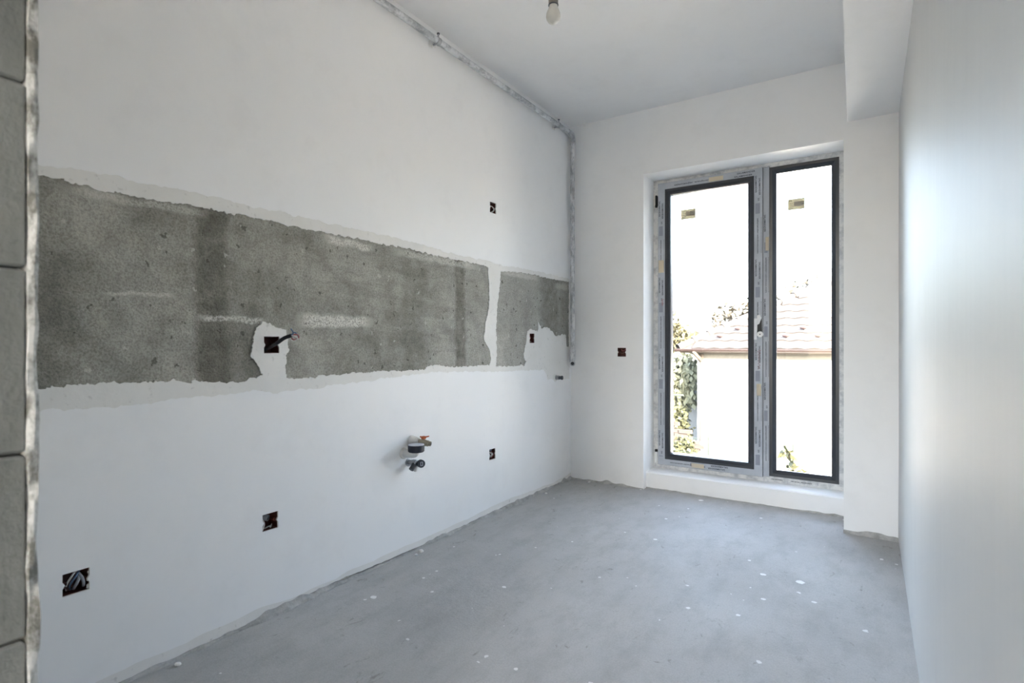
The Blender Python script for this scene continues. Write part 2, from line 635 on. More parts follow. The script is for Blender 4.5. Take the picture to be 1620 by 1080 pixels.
def text2d(s, shear=0.0):
    if s in _txt:
        return _txt[s]
    cu = bpy.data.curves.new('lettering', 'FONT')
    cu.body = s
    cu.size = 1.0
    cu.resolution_u = 2
    cu.offset = 0.018
    ob = bpy.data.objects.new('lettering', cu)
    COL.objects.link(ob)
    ev = ob.evaluated_get(bpy.context.evaluated_depsgraph_get())
    me = ev.to_mesh()
    vs = [(v.co.x, v.co.y) for v in me.vertices]
    fs = [tuple(p.vertices) for p in me.polygons]
    ev.to_mesh_clear()
    bpy.data.objects.remove(ob)
    bpy.data.curves.remove(cu)
    wd = max(v[0] for v in vs)
    _txt[s] = (vs, fs, wd)
    return _txt[s]


def put_text(mb, s, size, length, origin, right, up):
    vs, fs, wd = text2d(s)
    o, r, u = Vector(origin), Vector(right), Vector(up)
    kx = length / wd
    mb.add([o + r * (x * kx) + u * (y * size) for x, y in vs], fs)


# ================================================================== THE ROOM
XL, XR, YE, ZC = -1.92, 0.128, 3.77, 2.69
BOX = 0.064
boxes_left = {'low_near': (0.640, 0.355), 'low_mid': (1.253, 0.362), 'low_far': (2.727, 0.366),
              'high': (2.733, 1.863), 'cable': (1.259, 1.037), 'band_far': (3.196, 1.072)}
box_end = (-1.508, 0.972)


def sq(c, s=BOX, notch=0.006):
    """square hole with the small side notches of a flush wall box"""
    h = s / 2
    x, z = c
    return [(x - h, z - h), (x + h, z - h), (x + h, z - 0.010), (x + h - notch, z), (x + h, z + 0.010), (x + h, z + h),
            (x - h, z + h), (x - h, z + 0.010), (x - h + notch, z), (x - h, z - 0.010)]


# floor: a gently uneven screed slab
b = MB()
nx, ny = 110, 160
x0, x1, y0, y1 = -3.3, 0.20, -3.7, 3.95
for j in range(ny + 1):
    for i in range(nx + 1):
        x = x0 + (x1 - x0) * i / nx
        y = y0 + (y1 - y0) * j / ny
        z = 0.003 * noise.noise(Vector((x * 1.7, y * 1.7, 0))) + 0.0012 * noise.noise(Vector((x * 7, y * 7, 3)))
        b.v.append((x, y, z))
for j in range(ny):
    for i in range(nx):
        q = j * (nx + 1) + i
        b.f.append((q, q + 1, q + nx + 2, q + nx + 1))
b.box(x0, x1, y0, y1, -0.25, -0.02)
o = b.build('floor', 'screed', smooth=True)
tag(o, 'rough grey concrete screed floor speckled with paint', 'floor', kind='structure')

o = MB().box(-3.4, 0.4, -3.9, 4.12, ZC, ZC + 0.25).build('ceiling', 'paint_ceiling')
tag(o, 'plain white painted ceiling', 'ceiling', kind='structure')

# left wall: cement render base with gypsum skim and paint coats that leave the band bare
HA = [(0.30, 1.512), (0.56, 1.512), (0.609, 1.51), (0.673, 1.505), (0.696, 1.498), (0.751, 1.504), (0.833, 1.501), (0.997, 1.512), (1.086, 1.51), (1.212, 1.514), (1.31, 1.507), (1.466, 1.509), (1.652, 1.51), (1.849, 1.508), (1.953, 1.514), (2.18, 1.504), (2.369, 1.502), (2.626, 1.503), (2.68, 1.496), (2.687, 1.434), (2.7, 1.325), (2.687, 1.24), (2.648, 1.14), (2.642, 1.058), (2.703, 1.002), (2.713, 0.939), (2.694, 0.905), (2.598, 0.909), (2.369, 0.907), (2.267, 0.921), (2.18, 0.927), (2.112, 0.91), (2.056, 0.905), (1.817, 0.911), (1.556, 0.908), (1.375, 0.9), (1.323, 0.906), (1.319, 0.951), (1.33, 1.013), (1.327, 1.048), (1.319, 1.095), (1.273, 1.108), (1.222, 1.126), (1.197, 1.1), (1.184, 1.048), (1.177, 0.996), (1.208, 0.955), (1.22, 0.921), (1.174, 0.912), (1.14, 0.9), (1.008, 0.91), (0.905, 0.921), (0.812, 0.921), (0.705, 0.927), (0.662, 0.926), (0.574, 0.918), (0.30, 0.916)]
HB = [(2.815, 1.487), (2.974, 1.499), (3.183, 1.508), (3.351, 1.503), (3.576, 1.502), (3.745, 1.506), (3.742, 1.012), (3.705, 1.012), (3.683, 1.105), (3.527, 1.092), (3.436, 1.145), (3.378, 1.153), (3.324, 1.138), (3.286, 1.179), (3.272, 1.12), (3.163, 1.135), (3.134, 1.109), (3.114, 1.029), (3.086, 0.947), (3.122, 0.915), (3.086, 0.891), (2.767, 0.895), (2.774, 0.972), (2.767, 1.151), (2.785, 1.301), (2.808, 1.407)]
HP = [(0.30, 1.54), (0.56, 1.54), (0.685, 1.551), (0.812, 1.548), (0.955, 1.557), (1.086, 1.553), (1.313, 1.552), (1.556, 1.551), (1.873, 1.551), (2.161, 1.544), (2.304, 1.53), (2.655, 1.533), (2.872, 1.528), (3.264, 1.534), (3.75, 1.53), (3.75, 0.761), (3.414, 0.78), (3.351, 0.855), (2.767, 0.864), (2.161, 0.890), (1.809, 0.873), (1.523, 0.863), (1.272, 0.85), (1.182, 0.869), (1.063, 0.86), (0.88, 0.857), (0.726, 0.855), (0.30, 0.855)]
holes_sq = [sq(c) for c in boxes_left.values()]
HA_r, HB_r, HP_r = rough(HA, 0.0085, 0.0035, 1.0, 40), rough(HB, 0.0085, 0.0035, 2.0, 40), rough(HP, 0.009, 0.007, 3.0, 18)
base = plate([(-3.6, -0.02), (4.12, -0.02), (4.12, ZC), (-3.6, ZC)], holes_sq, lambda x, y, h: (XL - 0.105 + h, x, y), 0.10)
wl = fix_normals(base.build('wall_left', 'render_coat'))
tag(wl, 'long white wall with a bare grey cement band', 'wall', kind='structure')
yb = 0.115
foot = rough([(y_, 0.012 + 0.006 * math.sin(y_ * 5)) for y_ in [yb + (YE - yb) * i / 30 for i in range(31)]], 0.006, 0.02, 9.0, 9, closed=False)
gy = plate(foot + [(YE, ZC), (yb, ZC)], [HA_r, HB_r] + holes_sq, lambda x, y, h: (XL - 0.005 + h, x, y), 0.0045)
fix_normals(gy.build('skim_coat', 'gypsum', wl))['label'] = 'off-white gypsum skim with ragged edges round the grey band'
foot2 = []
for i in range(120):
    y_ = yb + (YE - yb) * i / 119
    foot2.append((y_, 0.042 + 0.020 * noise.noise(Vector((y_ * 1.6, 0, 5))) + 0.012 * noise.noise(Vector((y_ * 7, 0, 2)))))
foot2 = rough(foot2, 0.003, 0.02, 4.0, 20, closed=False)
HP2 = [sq(c, 0.066) for n_, c in boxes_left.items() if n_ not in ('cable', 'band_far')]
pa = plate(foot2 + [(YE, ZC), (yb, ZC)], [HP_r] + HP2, lambda x, y, h: (XL - 0.0006 + h, x, y), 0.0012)
fix_normals(pa.build('paint_coat', 'paint', wl))['label'] = 'white paint above and below the band'

# end wall with the window opening
ex = lambda x, y, h: (x, YE + 0.35 - h, y)
OX0, OX1, OZ1 = -1.345, -0.105, 2.236
we = plate([(XL - 0.105, -0.02), (OX0, -0.02), (OX0, OZ1), (OX1, OZ1), (OX1, -0.02), (XR + 0.25, -0.02), (XR + 0.25, ZC), (XL - 0.105, ZC)],
           [sq(box_end)], ex, 0.35)
wo = fix_normals(we.build('wall_end', 'paint'))
tag(wo, 'white end wall with the tall window opening', 'wall', kind='structure')

# sill step under the window, slightly set back
b = MB()
b.add([(OX0, 3.832, -0.01), (OX1, 3.832, -0.01), (OX1, 3.830, 0.108), (OX0, 3.830, 0.108), (OX1, 3.838, 0.115), (OX0, 3.838, 0.115),
       (OX1, 4.12, 0.122), (OX0, 4.12, 0.122), (OX1, 4.12, -0.01), (OX0, 4.12, -0.01)],
      [(0, 1, 2, 3), (3, 2, 4, 5), (5, 4, 6, 7), (7, 6, 8, 9)])
o = b.build('window_sill', 'paint')
tag(o, 'low white plastered sill step below the window', 'sill', kind='structure')

# pier in the right corner and beam along the right wall
o = MB().box(-0.120, XR + 0.05, 3.52, 3.80, -0.01, ZC).build('wall_pier', 'paint')
tag(o, 'white corner pier between window and right wall', 'pier', kind='structure')
b = MB()
zb = 2.252
xa, xb = -0.040, -0.103
b.add([(xa, 0.0, zb), (XR + 0.05, 0.0, zb), (XR + 0.05, 3.53, zb), (xb, 3.53, zb), (xa, 0.0, ZC), (XR + 0.05, 0.0, ZC), (XR + 0.05, 3.53, ZC), (xb, 3.53, ZC)],
      [(0, 3, 2, 1), (0, 1, 5, 4), (3, 0, 4, 7)])
o = b.build('ceiling_beam', 'paint')
tag(o, 'white boxed beam along the top of the right wall', 'beam', kind='structure')

# right wall, slightly wavy plaster
b = MB()
ny, nz = 200, 30
for j in range(ny + 1):
    for i in range(nz + 1):
        y = -3.7 + (3.55 + 3.7) * j / ny
        z = -0.02 + (ZC + 0.02) * i / nz
        d = 0.0025 * noise.noise(Vector((0, y * 1.3, z * 1.1))) + 0.0012 * noise.noise(Vector((4, y * 5, z * 2)))
        b.v.append((XR + d, y, z))
for j in range(ny):
    for i in range(nz):
        q = j * (nz + 1) + i
        b.f.append((q, q + 1, q + nz + 2, q + nz + 1))
b.box(XR + 0.03, XR + 0.25, -3.9, 4.0, -0.02, ZC)
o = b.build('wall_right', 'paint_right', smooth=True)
tag(o, 'smooth white wall close on the right with satin sheen', 'wall', kind='structure')

# partition of aerated blocks: its open end shows at the left edge
JX, JY0, JY1 = -0.917, 0.115, 0.265
wp = MB().box(XL - 0.01, JX - 0.03, JY0 + 0.012, JY1 - 0.02, -0.02, ZC).build('wall_near', 'mortar')
tag(wp, 'raw end of a grey block partition at the left edge', 'wall', kind='structure')
zs = [-0.01] + [0.187 + 0.24 * i for i in range(11)]
zs[-1] = ZC
for i in range(11):
    za, zb_ = zs[i] + 0.0015, zs[i + 1] - 0.0015
    cut = JX - (0.62 if i % 2 else 0.38)
    for (xa_, xb_) in ((cut + 0.003, JX + 0.004 * noise.noise(Vector((i * 3.3, 1, 0)))), (XL, cut - 0.003)):
        # bevelled block
        bb, bv = MB(), 0.0035
        ya, yb_ = JY0, JY1 - 0.0145
        ring = [(ya, 0), (yb_, 0)]
        pts = []
        for (z_, ins) in ((za, bv), (za + bv, 0), (zb_ - bv, 0), (zb_, bv)):
            dz = 0.003 * noise.noise(Vector((i, z_ * 9, 2)))
            pts += [(xa_, ya + ins, z_), (xb_ - ins - bv, ya + ins, z_ + dz), (xb_ - ins, ya + ins + bv, z_ + dz), (xb_ - ins, yb_ - ins, z_ + dz - 0.003), (xa_, yb_ - ins, z_)]
        fs = [(4, 3, 2, 1, 0), (15, 16, 17, 18, 19)]
        for r_ in range(3):
            for s_ in range(5):
                fs.append((r_ * 5 + s_, r_ * 5 + (s_ + 1) % 5, (r_ + 1) * 5 + (s_ + 1) % 5, (r_ + 1) * 5 + s_))
        bb.add(pts, fs)
        bb.build('block', 'aerated_block', wp)
b = MB()
nz = 420
cols = [(-0.014, -0.030), (-0.0135, -0.004), (-0.011, 0.003), (-0.006, 0.0045), (-0.001, 0.002), (0.0, -0.006), (0.0, -0.25), (0.0, -1.0)]
for i in range(nz + 1):
    z = ZC * i / nz
    for j, (dy, dx) in enumerate(cols):
        p = Vector((j * 0.35, dy * 40, z * 13))
        amp = 0.0 if j == len(cols) - 1 else (0.0045 if 0 < j < 6 else 0.001)
        e = noise.noise(p) + 0.6 * noise.noise(p * 2.6 + Vector((9, 0, 0)))
        e2 = noise.noise(p * 1.4 + Vector((0, 7, 0)))
        b.v.append((JX + dx + amp * 1.3 * e, JY1 + dy + amp * 0.45 * e2 + (0.0025 * noise.noise(Vector((0, 2, z * 7))) if 2 < j < 6 else 0), z))
n_ = len(cols)
for i in range(nz):
    for j in range(n_ - 1):
        q = i * n_ + j
        b.f.append((q, q + n_, q + n_ + 1, q + 1))
b.build('plaster_edge', 'plaster_edge', wp, smooth=True)['label'] = 'crumbling plaster edge on the block partition'

# space behind the camera: closed walls, opening added to light the end wall
b = MB()
b.box(-3.4, -3.2, -3.9, 0.3, -0.02, ZC)
o = b.build('wall_hall', 'paint')
tag(o, 'white wall of the room behind the camera', 'wall', kind='structure')
b = MB().box(-3.4, XL - 0.10, 0.115, 0.265, -0.02, ZC)
o = b.build('wall_hall_front', 'paint')
tag(o, 'white wall beside the block partition behind the camera', 'wall', kind='structure')
rw = plate([(-3.4, -0.02), (0.35, -0.02), (0.35, ZC), (-3.4, ZC)], [[(-0.80, 0.45), (0.11, 0.45), (0.11, 2.55), (-0.80, 2.55)]],
           lambda x, y, h: (x, -1.70 + h, y), 0.2)
o = fix_normals(rw.build('wall_rear', 'paint'))
tag(o, 'white rear wall behind the camera, opening added to light the end wall', 'wall', kind='structure')

# ragged mortar at the wall feet
def mortar_foot(name, parent, pts, nrm, hgt, wid, seed, label):
    b = MB()
    A, B = Vector(pts[0]), Vector(pts[1])
    n = int((B - A).length / 0.012)
    N = Vector(nrm)
    for i in range(n + 1):
        p = A.lerp(B, i / n)
        q = p * 9 + Vector((seed, 0, 0))
        a = 0.6 + 0.7 * noise.noise(q * 0.45)
        a = max(0.15, a)
        h1 = hgt * a * (1 + 0.8 * noise.noise(q * 2.2))
        w1 = wid * a * (1 + 0.9 * noise.noise(q * 1.7 + Vector((0, 4, 0))))
        h1, w1 = max(0.003, h1), max(0.004, w1)
        for (u_, v_) in ((-0.004, h1 * 1.25), (0.002, h1 * 1.1), (w1 * 0.35, h1 * 0.75), (w1 * 0.75, h1 * 0.45 + 0.004 * noise.noise(q * 4)), (w1, -0.003)):
            b.v.append(tuple(p + N * u_ + Vector((0, 0, v_))))
    for i in range(n):
        for j in range(4):
            q = i * 5 + j
            b.f.append((q, q + 5, q + 6, q + 1))
    o = b.build(name, 'mortar', parent)
    fix_normals(o)
    o['label'] = label


mortar_foot('mortar_foot', wl, [(XL, 0.27, 0), (XL, YE, 0)], (1, 0, 0), 0.020, 0.022, 1.0, 'ragged mortar along the foot of the wall')
mortar_foot('mortar_foot', wo, [(XL, YE, 0), (OX0, YE, 0)], (0, -1, 0), 0.018, 0.016, 6.0, 'ragged mortar along the foot of the wall')
pier = bpy.data.objects['wall_pier']
mortar_foot('mortar_foot', pier, [(-0.122, 3.52, 0), (XR, 3.52, 0)], (0, -1, 0), 0.020, 0.012, 11.0, 'ragged mortar along the foot of the pier')
mortar_foot('mortar_foot', bpy.data.objects['window_sill'], [(OX0, 3.832, 0), (OX1, 3.832, 0)], (0, -1, 0), 0.010, 0.018, 15.0, 'thin mortar line below the sill step')

# ================================================================== WINDOW
win = empty('window_1', (-0.73, 4.0, 0.12))
tag(win, 'tall two-part window, dark frames under printed grey film', 'window', kind='structure')


def trap_ring(outer, inner, yo, yi, yb):
    """four mitred bars between two rectangles (x0,x1,z0,z1); front y at the outer and the inner edge"""
    (a0, a1, c0, c1), (b0, b1, d0, d1) = outer, inner
    O = [(a0, c0), (a1, c0), (a1, c1), (a0, c1)]
    I = [(b0, d0), (b1, d0), (b1, d1), (b0, d1)]
    out = []
    for i in range(4):
        j = (i + 1) % 4
        m = MB()
        m.add([(O[i][0], yo, O[i][1]), (O[j][0], yo, O[j][1]), (I[j][0], yi, I[j][1]), (I[i][0], yi, I[i][1]),
               (O[i][0], yb, O[i][1]), (O[j][0], yb, O[j][1]), (I[j][0], yb, I[j][1]), (I[i][0], yb, I[i][1])],
              [(0, 1, 2, 3), (7, 6, 5, 4), (0, 4, 5, 1), (2, 6, 7, 3), (1, 5, 6, 2), (3, 7, 4, 0)])
        out.append(m)
    return out                      # bottom, right, top, left


def bead_ring(parent, rect, wd, y):
    x0, x1, z0, z1 = rect
    for m in trap_ring(rect, (x0 + wd * .45, x1 - wd * .45, z0 + wd * .45, z1 - wd * .45), y, y + 0.001, y + 0.03):
        m2 = m
        m2.build('glazing_bead', 'anthracite', parent)
    r2 = (x0 + wd * .45, x1 - wd * .45, z0 + wd * .45, z1 - wd * .45)
    for m in trap_ring(r2, (x0 + wd, x1 - wd, z0 + wd, z1 - wd), y + 0.001, y + 0.016, y + 0.03):
        m.build('glazing_bead', 'anthracite', parent)


# fixed frame with mullion
FY, SY = 3.988, 3.970
fb = MB()
for m in trap_ring((-1.352, -0.100, 0.112, 2.245), (-1.285, -0.160, 0.158, 2.205), FY, FY, 4.06):
    fb.add(m.v, m.f)
fr_o = fb.build('frame', 'frame_dusty', win)
fr_o['label'] = 'outer frame smeared with plaster dust'
mu = MB().box(-0.640, -0.556, FY, 4.06, 0.150, 2.212).build('mullion', 'anthracite', win)
MB().box(-0.596, -0.559, FY - 0.0012, FY, 0.152, 2.209).build('film_strip', 'film', mu)['label'] = 'printed protective film'
bead_ring(win, (-0.559, -0.160, 0.158, 2.203), 0.042, FY - 0.006)
pane = MB().box(-0.520, -0.195, 4.010, 4.016, 0.195, 2.165).build('pane', 'glass', win)
pane['label'] = 'narrow fixed glass pane'

# opening sash
sx0, sx1, sz0, sz1 = -1.306, -0.597, 0.148, 2.209
FW = 0.053
sb = MB()
for m in trap_ring((sx0, sx1, sz0, sz1), (sx0 + 0.09, sx1 - 0.075, sz0 + 0.085, sz1 - 0.085), SY, SY, 4.045):
    sb.add(m.v, m.f)
sash = sb.build('sash', 'anthracite', win)
sash['label'] = 'wide opening sash, dark profile still wrapped in film'
for m in trap_ring((sx0 + 0.001, sx1 - 0.001, sz0 + 0.001, sz1 - 0.001), (sx0 + FW, sx1 - FW, sz0 + 0.045, sz1 - 0.049), SY - 0.0012, SY - 0.0012, SY):
    m.build('film_strip', 'film', sash)['label'] = 'printed grey protective film'
bead_ring(sash, (sx0 + FW, sx1 - FW, sz0 + 0.045, sz1 - 0.049), 0.040, SY - 0.005)
p2 = MB().box(sx0 + 0.088, sx1 - 0.085, 4.000, 4.006, sz0 + 0.08, sz1 - 0.083).build('pane', 'glass', sash)
p2['label'] = 'wide glass pane of the sash'

# hinges at the left edge of the sash
for zc, flip in ((0.200, 1), (2.085, -1)):
    hb = MB().lathe([(0.008, -0.040), (0.008, 0.040)], (sx0 - 0.014, SY + 0.004, zc), (0, 0, 1), 10)
    hb.box(sx0 - 0.016, sx0 - 0.002, SY + 0.004, SY + 0.018, zc - 0.035, zc + 0.035)
    hg = hb.build('hinge', 'white_plastic' if flip > 0 else 'gasket', win, True)
    MB().lathe([(0.010, 0.0), (0.0105, 0.012), (0.009, 0.018)], (sx0 - 0.014, SY + 0.004, zc + 0.038 * flip - (0.009 if flip < 0 else 0)), (0, 0, 1), 10).build('hinge_cap', 'gasket', hg, True)

# printing on the film
R_, U_ = (1, 0, 0), (0, 0, 1)
yp = SY - 0.0018


def strip_print(parent, along, across, start, length, y, wdt, phase, both=True):
    """repeat of the maker's name, web address and grey blocks along one film strip"""
    ink, grey = MB(), MB()
    A, B = Vector(along), Vector(across)
    st = Vector(start)
    s = phase
    L2 = wdt
    while s < length - 0.12:
        def at(t, c_):
            q = st + A * t + B * (c_ * L2)
            return (q.x, y, q.z)
        put_text(ink, 'SALAMANDER', 0.0155, 0.115, at(s, 0.08), A, B)
        if both:
            put_text(ink, 'SALAMANDER', 0.0155, 0.115, at(s + 0.018, 0.56), A, B)
        if s + 0.17 < length:
            put_text(ink, '25', 0.013, 0.020, at(s + 0.150, 0.45), A, B)
        g0, g1 = s + 0.185, min(s + 0.255, length - 0.04)
        if g1 > g0:
            q = [st + A * g0 + B * (0.12 * L2), st + A * g1 + B * (0.12 * L2), st + A * g1 + B * (0.72 * L2), st + A * g0 + B * (0.72 * L2)]
            grey.add([(p.x, y + 0.0002, p.z) for p in q], [(0, 1, 2, 3)])
        if s + 0.53 < length - 0.03:
            put_text(ink, 'salamander-windows.com', 0.013, 0.235, at(s + 0.285, 0.35), A, B)
            tk = s + 0.285
            while tk < s + 0.52:           # fine tick row beside the address
                q = [st + A * tk + B * (0.83 * L2), st + A * (tk + 0.003) + B * (0.83 * L2), st + A * (tk + 0.003) + B * (0.95 * L2), st + A * tk + B * (0.95 * L2)]
                ink.add([(p.x, y, p.z) for p in q], [(0, 1, 2, 3)])
                tk += 0.0095
        s += 0.56
    ink.build('film_print', 'film_ink', parent)
    if grey.v:
        grey.build('film_print', 'film_grey', parent)


strip_print(sash, (0, 0, -1), (1, 0, 0), (sx0 + 0.003, 0, sz1 - 0.03), sz1 - sz0 - 0.05, yp, FW - 0.006, 0.10)
strip_print(sash, (0, 0, -1), (1, 0, 0), (sx1 - FW + 0.003, 0, sz1 - 0.03), sz1 - sz0 - 0.05, yp, FW - 0.006, 0.02)
strip_print(sash, (1, 0, 0), (0, 0, 1), (sx0 + 0.09, 0, sz1 - 0.046), 0.58, yp, 0.043, 0.44)
strip_print(sash, (-1, 0, 0), (0, 0, -1), (sx1 - 0.05, 0, sz0 + 0.042), 0.60, yp, 0.038, 0.17)
strip_print(mu, (0, 0, -1), (1, 0, 0), (-0.594, 0, 2.195), 2.0, FY - 0.0018, 0.034, 0.30, False)
ink = MB()
put_text(ink, 'salamander windows', 0.016, 0.25, (sx0 + 0.12, yp, sz1 - 0.032), R_, U_)
put_text(ink, 'salamander-windows.com', 0.013, 0.17, (-1.045, yp, sz0 + 0.026), (-1, 0, 0), (0, 0, -1))
ink.build('film_print', 'film_ink', sash)
ink = MB()
put_text(ink, 'salamander windows', 0.013, 0.12, (-0.310, FY - 0.001, 0.142), (-1, 0, 0), (0, 0, -1))
put_text(ink, 'salamander', 0.013, 0.07, (-0.48, FY - 0.001, 0.142), (-1, 0, 0), (0, 0, -1))
ink.build('film_print', 'film_ink', fr_o)
# red felt-pen scribbles on the film
for (cx, cz, wdt, hgt, sd_) in ((-0.620, 0.93, 0.014, 0.13, 1), (-1.272, 1.335, 0.012, 0.05, 5)):
    pts = [(cx + wdt * noise.noise(Vector((i * .7, sd_, 0))) + 0.006 * math.sin(i * 1.9), yp - 0.0004, cz + hgt * (0.5 - i / 22)) for i in range(23)]
    MB().tube(smooth_path(pts, 3), 0.0011, 5).build('felt_pen_mark', 'red_marker', sash)

# beige paper labels stuck on the film
for (a0, a1, c0, c1, yy, par) in ((-1.301, -1.262, 1.554, 1.645, yp, sash), (-0.943, -0.848, 2.166, 2.196, yp, sash), (-0.634, -0.607, 0.688, 0.767, yp, sash),
                                  (-1.063, -0.976, 0.155, 0.185, yp, sash), (-0.582, -0.562, 1.655, 1.745, FY - 0.0018, mu)):
    MB().box(a0, a1, yy - 0.0010, yy + 0.0004, c0, c1).build('paper_label', 'beige_label', par)['label'] = 'blank beige paper label on the film'

# printed stickers on the two panes
for (a0, a1, c0, c1, yy, par) in ((-1.146, -1.042, 1.930, 2.002, 3.999, sash), (-0.450, -0.352, 1.910, 1.982, 4.009, win)):
    st = MB().box(a0, a1, yy - 0.0008, yy + 0.0012, c0, c1).build('glass_sticker', 'sticker', par)
    st['label'] = 'small tan printed sticker on the glass'
    if par is win:
        ink, lab = MB(), MB()
        put_text(ink, 'VS', 0.016, 0.018, (a0 + 0.006, yy - 0.0012, c1 - 0.018), R_, U_)
        put_text(ink, '13', 0.014, 0.016, (a1 - 0.024, yy - 0.0016, c0 + 0.030), R_, U_)
        for i in range(4):
            ink.box(a0 + 0.008, a0 + 0.030 + 0.012 * (i % 3), yy - 0.0012, yy - 0.0008, c0 + 0.008 + i * 0.011, c0 + 0.0105 + i * 0.011)
        lab.box(a0 + 0.036, a1 - 0.004, yy - 0.0014, yy - 0.0008, c0 + 0.020, c1 - 0.018)
        ink.build('sticker_print', 'film_ink', st)
        lab.build('sticker_field', 'beige_label', st)
    else:
        ink, lab = MB(), MB()
        for i in range(5):
            ink.box(a0 + 0.006, a0 + 0.028 + 0.010 * (i % 2), yy - 0.0012, yy - 0.0008, c0 + 0.006 + i * 0.012, c0 + 0.0085 + i * 0.012)
        for i in range(3):
            ink.box(a1 - 0.040, a1 - 0.008, yy - 0.0016, yy - 0.0008, c0 + 0.030 + i * 0.010, c0 + 0.0325 + i * 0.010)
        lab.box(a0 + 0.036, a1 - 0.003, yy - 0.0014, yy - 0.0008, c0 + 0.022, c1 - 0.014)
        for (m_, mt) in ((ink, 'film_ink'), (lab, 'beige_label')):
            o = m_.build('sticker_print', mt, sash)

# where the handle is missing: torn film peeled open over the dark profile
tb = MB()
n = 14
for i in range(n + 1):
    t_ = i / n
    z = 1.062 + 0.142 * t_
    cur = 0.004 + 0.016 * (0.5 + 0.5 * math.sin(t_ * 5 + 1))
    for (dx, dy) in ((-0.002, 0.0), (0.006, -cur * 0.7), (0.014, -cur), (0.021, -cur * 0.8)):
        tb.v.append((-0.650 + dx, SY - 0.0025 + dy, z))
for i in range(n):
    for j in range(3):
        q = i * 4 + j
        tb.f.append((q, q + 1, q + 5, q + 4))
tb.build('torn_film', 'white_film', sash, True)['label'] = 'white curled strip of torn film at the missing handle'
MB().add([(-0.630, SY - 0.002, 1.165), (-0.602, SY - 0.002, 1.210), (-0.600, SY - 0.002, 1.100), (-0.632, SY - 0.002, 1.098)], [(0, 1, 2, 3)]).build('bare_profile', 'gasket', sash)
MB().add([(-0.632, SY - 0.003, 1.160), (-0.630, SY - 0.006, 1.225), (-0.612, SY - 0.009, 1.228), (-0.604, SY - 0.003, 1.205), (-0.616, SY - 0.010, 1.168)],
         [(0, 1, 4), (1, 2, 4), (2, 3, 4)]).build('torn_film', 'white_film', sash)
sk = MB().lathe([(0.019, 0.0), (0.020, 0.004), (0.018, 0.008), (0.006, 0.009)], (-0.612, SY - 0.002, 1.098), (0, -1, 0), 18).build('handle_socket', 'white_plastic', sash, True)
MB().lathe([(0.004, 0.0), (0.004, 0.002)], (-0.612, SY - 0.0105, 1.098), (0, -1, 0), 10).build('socket_hole', 'gasket', sk)

# ================================================================== FITTINGS ON THE WALLS
def wall_box(center, label, on_left=True, depth=0.045):
    y, z = center
    h = BOX / 2 - 0.001
    if on_left:
        root = empty('flush_wall_box', (XL, y, z))
        f = lambda a, c_, d_: (XL - 0.0065 - d_, a, c_)
    else:
        root = empty('flush_wall_box', (y, YE, z))
        f = lambda a, c_, d_: (a, YE + 0.003 + d_, c_)
    tag(root, label, 'wall box', 'open flush boxes for sockets')
    ins = sq((y, z), BOX - 0.002, 0.005)
    outl = sq((y, z), BOX - 0.0004, 0.006)
    n = len(ins)
    b = MB()
    back = [(y + (p[0] - y) * 0.93, z + (p[1] - z) * 0.93) for p in ins]
    b.add([f(*p, 0.0) for p in outl] + [f(*p, 0.0) for p in ins] + [f(*p, depth) for p in back],
          [(i, (i + 1) % n, n + (i + 1) % n, n + i) for i in range(n)] + [(n + i, n + (i + 1) % n, 2 * n + (i + 1) % n, 2 * n + i) for i in range(n)] + [tuple(range(2 * n, 3 * n))])
    b.build('box_shell', 'red_plastic', root)
    # screw ears at both notches
    for s in (-1, 1):
        e = MB()
        e.lathe([(0.006, 0), (0.006, 0.012), (0.003, 0.012), (0.003, 0.004)], f(y + s * 0.024, z, 0.002 + 0.014), (1, 0, 0) if on_left else (0, -1, 0), 8)
        e.build('screw_ear', 'red_plastic', root)
    return root, f


def wire(parent, f, pts, r, mat, name='wire', seg=7):
    return MB().tube(smooth_path([f(*p) for p in pts], 6), r, seg).build(name, mat, parent, True)


# near low box with looped wires
y, z = boxes_left['low_near']
r, f = wall_box((y, z), 'open wall box stuffed with looped grey wires, nearest the block partition')
wire(r, f, [(y - .012, z - .028, .03), (y - .018, z - .004, .008), (y - .004, z + .022, .004), (y + .018, z + .030, .03)], .0028, 'white_wire')
wire(r, f, [(y - .004, z - .030, .03), (y - .010, z - .004, .004), (y + .004, z + .019, .001), (y + .024, z + .028, .03)], .0028, 'blue_wire')
wire(r, f, [(y + .004, z - .030, .028), (y + .001, z - .006, -.004), (y + .008, z + .008, .000), (y + .010, z + .026, .02), (y + .020, z + .030, .04)], .0045, 'grey_conduit')
wire(r, f, [(y + .006, z + .030, .02), (y + .014, z + .010, -.002), (y + .020, z - .010, .000), (y + .026, z - .026, .02)], .0042, 'grey_conduit')
wire(r, f, [(y - .028, z + .010, .03), (y - .020, z - .010, .012), (y - .010, z - .024, .02)], .003, 'brown_wire')
pl_ = MB()
for i in range(26):
    a = random.uniform(-1, 1)
    pl_.lathe([(0.001, 0), (random.uniform(.003, .006), .001), (0.001, .003)], f(y + .034 + random.uniform(-.004, .010), z + a * .030, 0.0005), (1, 0, 0), 6)
pl_.build('plaster_smear', 'gypsum', r)['label'] = 'lumps of gypsum at the right edge of the box'

